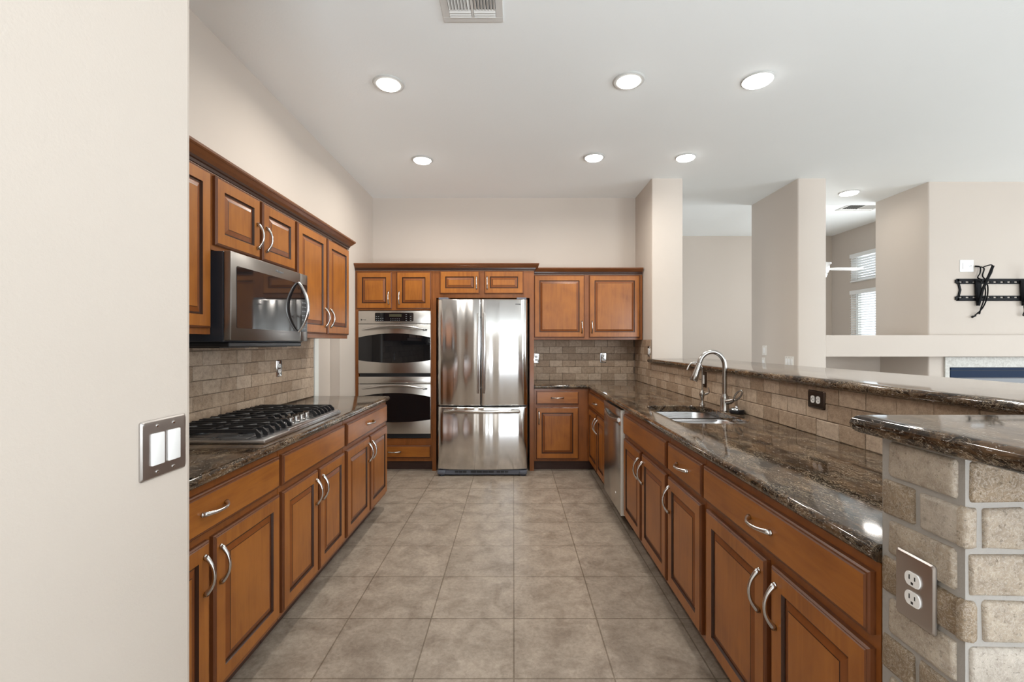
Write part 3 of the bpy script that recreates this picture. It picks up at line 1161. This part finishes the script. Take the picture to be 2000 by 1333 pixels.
# ------------------------------------------------------------------ double oven
OX0, OX1 = -1.631, -0.871
t = thing('double_oven', 'stainless double wall oven with two black arched windows', 'oven', ((OX0 + OX1) / 2, 4.868, 0.345))
hw = 0.38
zb = 0.345
mb = MB()
mb.box(-0.372, 0.372, 0.0, 0.56, 0.006, 1.350)
mb.build('body', 'black', t)
mb = MB()
mb.box(-hw, hw, -0.026, -0.001, 1.211, 1.346, b=0.004)
mb.build('control_panel', 'steel', t, smooth=40)
mb = MB()
dp = rounded_rect(-0.205, 0.200, 1.236, 1.326, 0.010, 4)
mb.prism(dp, lambda p: (p[0], -0.0255, p[1]), lambda p: (p[0], -0.0285, p[1]))
cp = mb.build('display_panel', 'black_glass', t)
mb = MB()
mb.box(-0.055, 0.075, -0.0292, -0.0284, 1.283, 1.312)
mb.build('display', 'display', t)
for (gx, n, zs) in ((-0.195, 2, 3), (-0.150, 2, 2), (0.118, 1, 4), (0.165, 1, 3)):
    mb = MB()
    for a in range(n):
        for b in range(zs):
            mb.box(gx + a * 0.022, gx + 0.012 + a * 0.022, -0.0292, -0.0284, 1.244 + b * 0.020, 1.250 + b * 0.020)
    mb.build('key_lettering', 'mark_light', t)
mb = MB()
for a in range(5):
    for b in range(2):
        mb.box(-0.040 + a * 0.022, -0.034 + a * 0.022, -0.0292, -0.0284, 1.244 + b * 0.016, 1.250 + b * 0.016)
mb.build('key_lettering', 'mark_light', t)
mb = MB()
mb.lathe([(0.008, 0.0255), (0.008, 0.0266)], (-0.347, 0, 1.252), 18, axis='y')
mb.build('badge', 'mark_dark', t)
lettering('Profile', 0.014, 'mark_dark', t, (-0.316, -0.0266, 1.252))


def oven_door(z0, z1, gl, gm, bl, bm_, hz):
    mb = MB()
    mb.box(-hw, hw, -0.028, -0.001, z0, z1, b=0.004)
    d = mb.build('door', 'steel', t, smooth=40)
    n = 17
    top = [(-hw + 0.003 + (2 * hw - 0.006) * i / (n - 1), gl + (gm - gl) * (1 - (2 * i / (n - 1) - 1) ** 2)) for i in range(n)]
    bot = [(x, bl + (bm_ - bl) * (1 - (x / hw) ** 2)) for x, _ in reversed(top)]
    mb = MB()
    mb.prism(top + bot, lambda p: (p[0], -0.0275, p[1]), lambda p: (p[0], -0.0298, p[1]))
    mb.build('window', 'black_glass', d)
    mb = MB()
    pts, rs = [], []
    for i in range(21):
        s = i / 20
        u = 2 * s - 1
        pts.append((u * 0.345, -0.030 - 0.040 * (1 - u ** 4), hz + 0.038 * (1 - u * u)))
        rs.append(0.0055 + 0.0075 * (1 - abs(u) ** 3))
    mb.tube(pts, rs, 12)
    mb.build('handle', 'nickel', d, smooth=60)
    mb = MB()
    mb.box(0.300, 0.345, -0.046, -0.028, hz - 0.006, hz + 0.006, b=0.003)
    mb.build('handle_end', 'black', d)


oven_door(1.035 - zb, 1.551 - zb, 1.412 - zb, 1.455 - zb, 1.172 - zb, 1.143 - zb, 1.492 - zb)
mb = MB()
mb.box(-hw, hw, -0.026, -0.001, 0.926 - zb, 0.999 - zb, b=0.004)
mb.build('middle_band', 'steel', t, smooth=40)
oven_door(0.398 - zb, 0.921 - zb, 0.788 - zb, 0.828 - zb, 0.549 - zb, 0.519 - zb, 0.872 - zb)
mb = MB()
mb.box(-hw + 0.004, hw - 0.004, -0.012, -0.001, 0.006, 0.050)
mb.build('vent_strip', 'black', t)

# ------------------------------------------------------------------ refrigerator
t = thing('refrigerator', 'stainless French-door refrigerator with bottom freezer drawer', 'refrigerator', (-0.318, 4.78, 0.0))
fw = 0.458
mb = MB()
mb.box(-fw + 0.004, fw - 0.004, 0.0, 0.68, 0.030, 1.790, b=0.004)
mb.build('body', 'grey', t)


def curved_door(name, x0, x1, z0, z1, ro_l, ro_r):
    """door with a front bowed over the full width of the appliance and rounded side edges"""
    n = 26
    xs = []
    for i in range(n):
        s = i / (n - 1)
        s = 0.5 - 0.5 * math.cos(PI * s)
        xs.append(x0 + (x1 - x0) * s)

    def yf(x, sh):
        y = -0.092 - 0.026 * (1 - (x / fw) ** 2)
        dl, dr = x - x0, x1 - x
        for d, r in ((dl, ro_l), (dr, ro_r)):
            if d < r:
                q = 1 - d / r
                y += r * (1 - math.sqrt(max(0, 1 - q * q))) * 0.9
        return y + sh
    rings = []
    e = 0.012
    for z, sh in ((z0, 0.012), (z0 + e * 0.3, 0.0045), (z0 + e, 0.0), (z1 - e, 0.0), (z1 - e * 0.3, 0.0045), (z1, 0.012)):
        fr = [(x, yf(x, sh), z) for x in xs]
        rings.append([(x0, -0.004, z)] + fr + [(x1, -0.004, z)])
    mb = MB()
    mb.rings(rings)
    return mb.build(name, 'steel_fridge', t, smooth=50)


dl = curved_door('door', -fw, -0.0155, 0.716, 1.800, 0.045, 0.012)
dr = curved_door('door', -0.0085, fw, 0.716, 1.800, 0.012, 0.045)
fz = curved_door('freezer_drawer', -fw, fw, 0.065, 0.704, 0.045, 0.045)


def bar_handle(parent, a, b, r, posts, mat='nickel'):
    mb = MB()
    a, b = Vector(a), Vector(b)
    mb.tube([a, a.lerp(b, 0.01), a.lerp(b, 0.99), b], [r * 0.7, r, r, r * 0.7], 14)
    for p in posts:
        q = a.lerp(b, p)
        mb.tube([q, q + Vector((0, 0.05, 0))], r * 0.75, 10)
    return mb.build('handle', mat, parent, smooth=50)


bar_handle(dl, (-0.040, -0.165, 0.845), (-0.040, -0.165, 1.655), 0.0105, (0.04, 0.96))
bar_handle(dr, (0.022, -0.165, 0.845), (0.022, -0.165, 1.655), 0.0105, (0.04, 0.96))
mb = MB()
mb.tube([(-0.375, -0.160, 0.664), (-0.370, -0.165, 0.664), (0.370, -0.165, 0.664), (0.375, -0.160, 0.664)], [0.011, 0.0155, 0.0155, 0.011], 14)
for sx in (-1, 1):
    mb.box(sx * 0.335 - 0.045, sx * 0.335 + 0.045, -0.160, -0.098, 0.648, 0.683, b=0.006)
mb.build('handle', 'steel', fz, smooth=45)
mb = MB()
mb.box(-0.40, 0.40, -0.090, -0.02, 0.012, 0.060, b=0.004)
g = mb.build('toe_grille', 'grey', t)
for x in (-0.22, 0.0, 0.205):
    mb = MB()
    w = 0.062 if x else 0.12
    for r in range(2):
        for q in range(3 if x else 4):
            n_ = 3 if x else 4
            xa = x - w + 2 * w * q / n_
            mb.box(xa + 0.003, xa + 2 * w / n_ - 0.003, -0.0915, -0.089, 0.028 + 0.014 * r, 0.036 + 0.014 * r)
    mb.build('grating', 'slot', g)
for sx in (-1, 1):
    mb = MB()
    mb.box(sx * 0.415 - 0.04, sx * 0.415 + 0.04, -0.110, 0.02, 0.018, 0.058, b=0.01)
    mb.lathe([(0.028, 0.0), (0.03, 0.006), (0.028, 0.02)], (sx * 0.415, -0.06, 0), 20)
    mb.build('roller_foot', 'grey', t, smooth=40)
mb = MB()
for i in range(8):
    mb.box(0.322 + i * 0.0085, 0.3285 + i * 0.0085, -0.1040 , -0.090, 1.744, 1.752)
part_label(mb.build('badge', 'mark_dark', dr), 'small dark maker badge')
for sx in (-1, 1):
    mb = MB()
    mb.box(sx * 0.40 - 0.05, sx * 0.40 + 0.05, -0.06, 0.06, 1.802, 1.820, b=0.004)
    mb.build('hinge_cover', 'grey', t)

# ------------------------------------------------------------------ dishwasher
t = thing('dishwasher', 'stainless dishwasher with pocket handle between the right base cabinets', 'dishwasher', (XR, 3.937, 0), RR)
DW = 0.618
mb = MB()
mb.box(0.004, DW - 0.004, 0.0, 0.57, 0.10, 0.868)
mb.build('body', 'dark_metal', t)
mb = MB()
mb.box(0.003, DW - 0.006, -0.026, -0.001, 0.105, 0.755, b=0.004)
mb.box(0.003, DW - 0.006, -0.026, -0.001, 0.808, 0.864, b=0.004)
mb.box(0.003, 0.06, -0.026, -0.001, 0.745, 0.815)
mb.box(DW - 0.08, DW - 0.006, -0.026, -0.001, 0.745, 0.815)
mb.box(0.05, DW - 0.07, -0.006, -0.001, 0.745, 0.815)
d = mb.build('door', 'steel', t, smooth=30)
mb = MB()
pts = arc(15, lambda s: (0.055 + (DW - 0.130) * s, -0.026 - 0.012 * math.sin(PI * s), 0.785 - 0.022 * math.sin(PI * s)))
mb.tube(pts, [0.012] * 15, 10, flat=1.4)
mb.build('handle', 'nickel', d, smooth=60)
mb = MB()
mb.box(DW - 0.0058, DW - 0.001, -0.027, 0.01, 0.105, 0.866)
mb.build('side_trim', 'ivory', t)
mb = MB()
mb.box(0.003, DW - 0.003, 0.06, 0.10, 0.0, 0.10)
mb.build('kick_plate', 'black', t)
mb = MB()
mb.lathe([(0.012, 0.026), (0.012, 0.0275)], (DW * 0.5 + 0.13, 0, 0.215), 20, axis='y')
mb.build('badge', 'chrome', d)


# ------------------------------------------------------------------ outlets and switches
def plate(name, label, cat, loc, normal_rot, w, h, mat, inserts, group=None, depth=0.006, imat='white'):
    """wall plate. local: x across, z up, -y out of the wall. inserts: ('duplex'|'rocker', x) ..."""
    t = thing(name, label, cat, loc, normal_rot, group)
    mb = MB()
    R = []
    for ins, y in ((0, -0.0004), (0, -0.003), (0.003, -depth), (0.006, -depth - 0.0005)):
        R.append([(x, y, z) for x, z in rounded_rect(-w / 2 + ins, w / 2 - ins, -h / 2 + ins, h / 2 - ins, 0.005, 4)])
    mb.rings(R)
    mb.build('cover_plate', mat, t, smooth=30)
    y = -depth - 0.0005
    for kind, ix, iz, rot in inserts:
        if kind == 'rocker':
            mb = MB()
            mb.box(ix - 0.0165, ix + 0.0165, y - 0.004, y + 0.002, iz - 0.033, iz + 0.033, b=0.0015)
            mb.build('rocker', imat, t, smooth=30)
            for sz in (-1, 1):
                mb = MB()
                mb.lathe([(0.0035, -y - 0.001), (0.0035, -y + 0.0012), (0.002, -y + 0.0018)], (ix, 0, iz + sz * 0.048), 12, axis='y')
                mb.build('screw', 'nickel', t, smooth=40)
        elif kind == 'face':
            mb = MB()
            P = []
            for k in range(24):
                a = 2 * PI * k / 24
                px = 0.0175 * math.cos(a)
                pz = max(-0.0135, min(0.0135, 0.0175 * math.sin(a)))
                P.append((px, pz))
            q = (lambda p: (p[0], p[1])) if not rot else (lambda p: (p[1], p[0]))
            mb.prism(P, lambda p: (ix + q(p)[0], y + 0.001, iz + q(p)[1]), lambda p: (ix + q(p)[0], y - 0.0025, iz + q(p)[1]))
            s = mb.build('socket', imat, t)
            mb = MB()
            for (sx, sz, a, b) in ((-0.0062, 0.0035, 0.0011, 0.0045), (0.0062, 0.0035, 0.0011, 0.0038), (0, -0.0075, 0.0024, 0.0024)):
                if rot:
                    sx, sz, a, b = sz, sx, b, a
                mb.box(ix + sx - a, ix + sx + a, y - 0.0030, y - 0.0022, iz + sz - b, iz + sz + b)
            mb.build('slots', 'slot', s)
    return t


DUP = [('face', 0, 0.019, 0), ('face', 0, -0.019, 0)]
plate('light_switch', 'two-rocker steel switch plate on the close beige wall at left', 'switch', (-0.75, 0.985, 1.130), RL, 0.127, 0.122, 'plate',
      [('rocker', -0.023, 0, 0), ('rocker', 0.023, 0, 0)])
plate('wall_outlet', 'chrome outlet on the left backsplash above the cooktop', 'outlet', (WLX + 0.0101, 3.262, 1.172), RL, 0.073, 0.117, 'chrome', DUP, 'backsplash outlets')
plate('wall_outlet', 'chrome outlet on the back wall tiles close beside the refrigerator', 'outlet', (0.268, 5.4685, 1.172), 0, 0.073, 0.117, 'chrome', DUP, 'backsplash outlets')
plate('wall_outlet', 'chrome outlet on the back wall tiles under the cabinet near the sink corner', 'outlet', (1.063, 5.4685, 1.178), 0, 0.073, 0.117, 'chrome', DUP, 'backsplash outlets')
plate('wall_outlet', 'dark bronze sideways outlet on the tiles under the bar top', 'outlet', (1.4385, 2.185, 1.083), RR, 0.119, 0.084, 'bronze',
      [('face', -0.019, 0, 1), ('face', 0.019, 0, 1)], 'backsplash outlets')
plate('light_switch', 'dark plate with one white rocker on the tiles behind the faucet', 'switch', (1.4385, 3.470, 1.078), RR, 0.073, 0.117, 'bronze', [('rocker', 0, 0, 0)])
plate('light_switch', 'narrow switch plate seen almost edge-on in the far sink corner at the bar end', 'switch', (1.4385, 4.89, 1.265), RR, 0.073, 0.117, 'chrome', [('rocker', 0, 0, 0)])
plate('wall_outlet', 'steel outlet plate on the stone end wall in the foreground', 'outlet', (0.7915, 0.905, 0.866), RR, 0.088, 0.132, 'plate', DUP, 'outlet on stone')
plate('light_switch', 'upper white wall control on the beige wall seen over the bar', 'switch', (2.98, 5.465, 1.265), RR, 0.095, 0.118, 'ivory', [('rocker', 0, 0, 0)], imat='white')
plate('light_switch', 'lower white switch just above the bar edge, under the other wall control', 'switch', (2.98, 5.485, 1.118), RR, 0.073, 0.125, 'ivory', [('rocker', 0, 0, 0)], imat='white')
plate('light_switch', 'wide white switch plate nearest the wall end over the bar', 'switch', (2.98, 4.975, 1.150), RR, 0.165, 0.118, 'ivory',
      [('rocker', -0.045, 0, 0), ('rocker', 0, 0, 0), ('rocker', 0.045, 0, 0)], imat='white')
plate('wall_outlet', 'white wall outlet plate above the television bracket', 'outlet', (4.845, 4.93, 2.178), 0, 0.148, 0.130, 'white',
      [('rocker', -0.03, 0, 0), ('face', 0.04, 0.0, 0)], 'outlet by the bracket')


# ------------------------------------------------------------------ ceiling fittings
def downlight(label, x, y, r, rim, power, z=CEIL):
    t = thing('ceiling_light', label, 'ceiling light', (x, y, z), 0, 'recessed ceiling lights')
    mb = MB()
    ri = r - rim
    prof = [(r, -0.0005), (r, -0.004), (r - 0.006, -0.010), (ri + 0.006, -0.011), (ri, -0.006), (ri, -0.0005)]
    n = 40
    rings = [[(q * math.cos(2 * PI * k / n), q * math.sin(2 * PI * k / n), h) for k in range(n)] for q, h in prof]
    mb.rings(rings + [rings[0]], cap0=False, cap1=False)
    mb.build('trim_ring', 'ring', t, smooth=40)
    mb = MB()
    mb.lathe([(ri - 0.001, -0.001), (ri - 0.002, -0.012), (ri * 0.92, -0.021), (ri * 0.65, -0.027), (ri * 0.2, -0.029)], n=40)
    mb.build('lens', 'lamp', t, smooth=60)
    d = bpy.data.lights.new('lamp_light', 'AREA')
    d.shape = 'DISK'
    d.size = ri * 1.8
    d.energy = power
    d.color = (1.0, 0.95, 0.87)
    d.spread = math.radians(165)
    L = bpy.data.objects.new('lamp_light', d)
    COL.objects.link(L)
    L.parent = t
    L.location = (0, 0, -0.033)
    return t


PW = 9.8
downlight('recessed ceiling light at front left, over the left counter', -0.831, 3.065, 0.103, 0.030, PW)
downlight('recessed ceiling light at front centre right, wide pale trim', 0.757, 3.030, 0.103, 0.030, PW)
downlight('recessed ceiling light nearest the right edge of the photo', 1.600, 3.020, 0.100, 0.012, PW)
downlight('recessed ceiling light at back left, before the oven', -0.858, 4.337, 0.100, 0.022, PW)
downlight('recessed ceiling light at back centre, before the cabinet corner', 0.746, 4.277, 0.100, 0.022, PW)
downlight('recessed ceiling light over the sink end of the bar', 1.597, 4.277, 0.090, 0.010, 0.7)
downlight('small recessed ceiling light between the two living room wall ends', 3.845, 5.280, 0.100, 0.010, 2.0)


def register(label, x0, x1, y0, y1, z):
    cx, cy = (x0 + x1) / 2, (y0 + y1) / 2
    t = thing('ceiling_vent', label, 'vent', (cx, cy, z), 0, 'ceiling vents')
    w, h = x1 - x0, y1 - y0
    mb = MB()
    b = 0.038
    for a in ((-w / 2, w / 2, -h / 2, -h / 2 + b), (-w / 2, w / 2, h / 2 - b, h / 2), (-w / 2, -w / 2 + b, -h / 2 + b, h / 2 - b), (w / 2 - b, w / 2, -h / 2 + b, h / 2 - b), (-0.007, 0.007, -h / 2 + b, h / 2 - b)):
        mb.box(a[0], a[1], a[2], a[3], -0.008, -0.0004, b=0.002)
    mb.build('frame', 'vent', t)
    mb = MB()
    mb.box(-w / 2 + b, w / 2 - b, -h / 2 + b, h / 2 - b, -0.0015, -0.0004)
    mb.build('duct_opening', 'slot', t)
    mb = MB()
    for sx in (-1, 1):
        xa, xb = (0.008, w / 2 - b - 0.001) if sx > 0 else (-w / 2 + b + 0.001, -0.008)
        for k in range(3):
            yy = h / 2 - b - 0.010 - k * 0.017
            mb.prism([(yy - 0.006, -0.0025), (yy + 0.008, -0.013), (yy + 0.009, -0.0115), (yy - 0.005, -0.001)],
                     lambda p: (xa, p[0], p[1]), lambda p: (xb, p[0], p[1]))
        ya, yb = -h / 2 + b + 0.002, h / 2 - b - 0.055
        nk = 7
        for k in range(nk):
            xx = xa + (xb - xa) * (k + 0.5) / nk
            s2 = sx * 0.006
            mb.prism([(xx - s2, -0.0025), (xx + s2, -0.013), (xx + s2 * 1.2, -0.0115), (xx - s2 * 0.8, -0.001)],
                     lambda p: (p[0], ya, p[1]), lambda p: (p[0], yb, p[1]))
    mb.build('louvers', 'vent', t)


register('white ceiling vent cut by the top edge of the photo', -0.372, -0.055, 2.165, 2.470, CEIL)
register('small far ceiling vent in the bright room beyond the ledge', 4.95, 5.50, 6.72, 7.10, 3.4)

# ------------------------------------------------------------------ living room side
t = thing('fireplace', 'dark blue-black fireplace insert in a pale marble surround under the ledge', 'fireplace', (5.5, 4.929, 0))
mb = MB()
for a in ((-0.90, -0.852, 0, 1.205), (0.852, 0.90, 0, 1.205), (-0.852, 0.852, 1.094, 1.205), (-0.852, 0.852, 0, 0.25)):
    mb.box(a[0], a[1], -0.020, -0.001, a[2], a[3], b=0.002)
mb.build('surround', 'marble', t)
mb = MB()
mb.box(-0.851, 0.851, -0.012, -0.002, 0.255, 1.092)
fb = mb.build('insert', 'black', t)
mb = MB()
mb.box(-0.849, 0.849, -0.030, -0.013, 1.062, 1.090, b=0.003)
mb.box(-0.849, 0.849, -0.024, -0.013, 0.985, 1.058, b=0.003)
mb.build('louver', 'firebox', fb)
mb = MB()
mb.box(-0.82, 0.82, -0.016, -0.0125, 0.35, 0.975)
mb.build('glass_door', 'black_glass', fb)

t = thing('tv_bracket', 'empty black television wall bracket with dangling cables', 'bracket', (5.365, 4.929, 1.90))
mb = MB()
for zr, sg in ((0.112, 1), (-0.068, -1)):
    mb.box(-0.63, 0.63, -0.012, -0.001, min(zr, zr + sg * 0.028), max(zr, zr + sg * 0.028))
    mb.box(-0.63, 0.63, -0.012, -0.001, min(zr - sg * 0.027, zr - sg * 0.016), max(zr - sg * 0.027, zr - sg * 0.016))
    for k in range(18):
        x = -0.63 + 1.26 * k / 17
        mb.box(x - 0.018, x + 0.018, -0.0115, -0.001, zr - 0.018, zr + 0.018)
for sx in (-1, 1):
    mb.prism([(0.63, -0.09), (0.605, 0.02), (0.63, 0.135), (0.612, 0.135), (0.585, 0.02), (0.612, -0.09)],
             lambda p: (sx * p[0], -0.012, p[1]), lambda p: (sx * p[0], -0.001, p[1]))
mb.build('wall_rails', 'black_matte', t)
for bx in (-0.420, 0.062):
    mb = MB()
    mb.prism([(-0.032, 0.12), (0.035, 0.12), (0.028, -0.02), (0.015, -0.145), (-0.012, -0.15), (-0.028, -0.02)],
             lambda p: (bx + p[0], -0.030, p[1]), lambda p: (bx + p[0], -0.017, p[1]))
    mb.tube([(bx - 0.008, -0.035, -0.15), (bx + 0.012, -0.06, 0.02), (bx + 0.042, -0.10, 0.17), (bx + 0.060, -0.12, 0.262)], 0.013, 6)
    mb.build('arm', 'black_matte', t)
cx = -0.420
mb = MB()
mb.tube(curve([(-0.440, -0.012, 0.276), (-0.405, -0.03, 0.262), (-0.405, -0.03, 0.20), (-0.43, -0.03, 0.15), (-0.40, -0.04, 0.125), (cx, -0.045, 0.10)]), 0.006, 6)
mb.build('cable', 'black_matte', t, smooth=60)
mb = MB()
mb.tube(curve([(-0.440, -0.012, 0.270), (-0.37, -0.035, 0.25), (-0.385, -0.035, 0.17), (-0.36, -0.04, 0.13)]), 0.006, 6)
mb.build('cable', 'black_matte', t, smooth=60)
mb = MB()
mb.tube(curve([(cx + 0.03, -0.05, 0.26), (cx + 0.07, -0.10, 0.27), (cx + 0.06, -0.10, 0.18), (cx + 0.03, -0.06, 0.11), (cx + 0.075, -0.05, 0.06), (cx + 0.07, -0.05, -0.06), (cx + 0.04, -0.04, -0.16), (cx, -0.03, -0.22), (cx - 0.03, -0.02, -0.25)]), 0.006, 6)
mb.build('cable', 'black_matte', t, smooth=60)
mb = MB()
mb.tube(curve([(cx + 0.045, -0.05, 0.06), (cx + 0.05, -0.05, -0.04), (cx + 0.01, -0.04, -0.19), (cx + 0.01, -0.03, -0.235), (cx - 0.01, -0.03, -0.22)]), 0.006, 6)
mb.build('cable', 'black_matte', t, smooth=60)
mb = MB()
mb.tube([(cx - 0.02, -0.02, -0.255), (cx - 0.06, -0.02, -0.27)], [0.007, 0.012], 8)
mb.build('cable', 'black_matte', t, smooth=60)
mb = MB()
mb.tube(curve([(0.062, -0.03, -0.15), (0.067, -0.03, -0.21), (0.052, -0.03, -0.25), (0.077, -0.03, -0.25), (0.072, -0.03, -0.2)]), 0.006, 6)
mb.build('cable', 'black_matte', t, smooth=60)


# far room: windows with blinds on its right wall, ceiling fan
for i, (z0, z1) in enumerate(((0.55, 2.29), (2.437, 2.94))):
    mb = MB()
    Y0, Y1 = 7.10, 8.29
    for b in ((Y0, Y0 + 0.05, z0, z1), (Y1 - 0.05, Y1, z0, z1), (Y0, Y1, z0, z0 + 0.05), (Y0, Y1, z1 - 0.05, z1)):
        mb.box(FX + 0.08, FX + 0.14, b[0] + 0.0005, b[1] - 0.0005, b[2] + 0.0005, b[3] - 0.0005)
    wf = struct(mb.build('window_%d' % (i + 1), 'trim'))
    mb = MB()
    mb.box(FX + 0.105, FX + 0.112, Y0 + 0.05, Y1 - 0.05, z0 + 0.05, z1 - 0.05)
    mb.build('pane', 'glass', wf)
    t = thing('window_blind', ('white slatted blind of the tall lower far window' if i == 0 else 'white slatted blind of the small upper far window'), 'blind', (FX - 0.012, 7.695, z0))
    hh = z1 - z0
    mb = MB()
    mb.box(-0.03, 0.028, -0.590, 0.590, hh - 0.07, hh - 0.002, b=0.004)
    mb.build('head_rail', 'blind', t)
    mb = MB()
    zz = 0.05
    tl = 0.55 if i else 0.25
    while zz < hh - 0.08:
        c, s_ = 0.024 * math.cos(tl), 0.024 * math.sin(tl)
        mb.prism([(-c, zz + s_), (c, zz - s_), (c + 0.001, zz - s_ + 0.003), (-c + 0.001, zz + s_ + 0.003)],
                 lambda p: (p[0], -0.585, p[1]), lambda p: (p[0], 0.585, p[1]))
        zz += 0.043
    mb.build('slats', 'blind', t)
    mb = MB()
    mb.box(-0.022, 0.022, -0.585, 0.585, 0.004, 0.024)
    mb.build('bottom_rail', 'blind', t)
    mb = MB()
    for yy in (-0.42, 0.0, 0.42, 0.54):
        mb.tube([(-0.030, yy, 0.02), (-0.030, yy, hh - 0.05)], 0.003, 5)
    mb.build('cords', 'blind', t)

t = thing('ceiling_fan', 'white ceiling fan whose blade shows beside the wall end', 'fan', (4.67, 7.0, 2.46))
mb = MB()
mb.lathe([(0.012, 0.14), (0.012, 0.935)], n=12)
mb.lathe([(0.02, 0.86), (0.07, 0.92), (0.075, 0.939)], n=20)
mb.build('rod', 'white', t, smooth=40)
mb = MB()
mb.lathe([(0.03, -0.05), (0.09, -0.045), (0.11, 0.0), (0.11, 0.06), (0.08, 0.11), (0.03, 0.15)], n=24)
mb.build('motor', 'white', t, smooth=40)
mb = MB()
mb.lathe([(0.02, -0.13), (0.07, -0.11), (0.085, -0.06), (0.06, -0.051)], n=24)
mb.build('light_bowl', 'white', t, smooth=40)
for k in range(3):
    mb = MB()
    mb.prism([(0.10, -0.03), (0.20, -0.06), (0.58, -0.07), (0.62, -0.05), (0.62, 0.05), (0.58, 0.07), (0.20, 0.06), (0.10, 0.03)],
             lambda p: (p[0], p[1], 0.016 - p[1] * 0.1), lambda p: (p[0], p[1], 0.028 - p[1] * 0.1))
    b = mb.build('blade', 'white', t)
    b.rotation_euler = (0, 0, 2 * PI * k / 3 + 0.03)
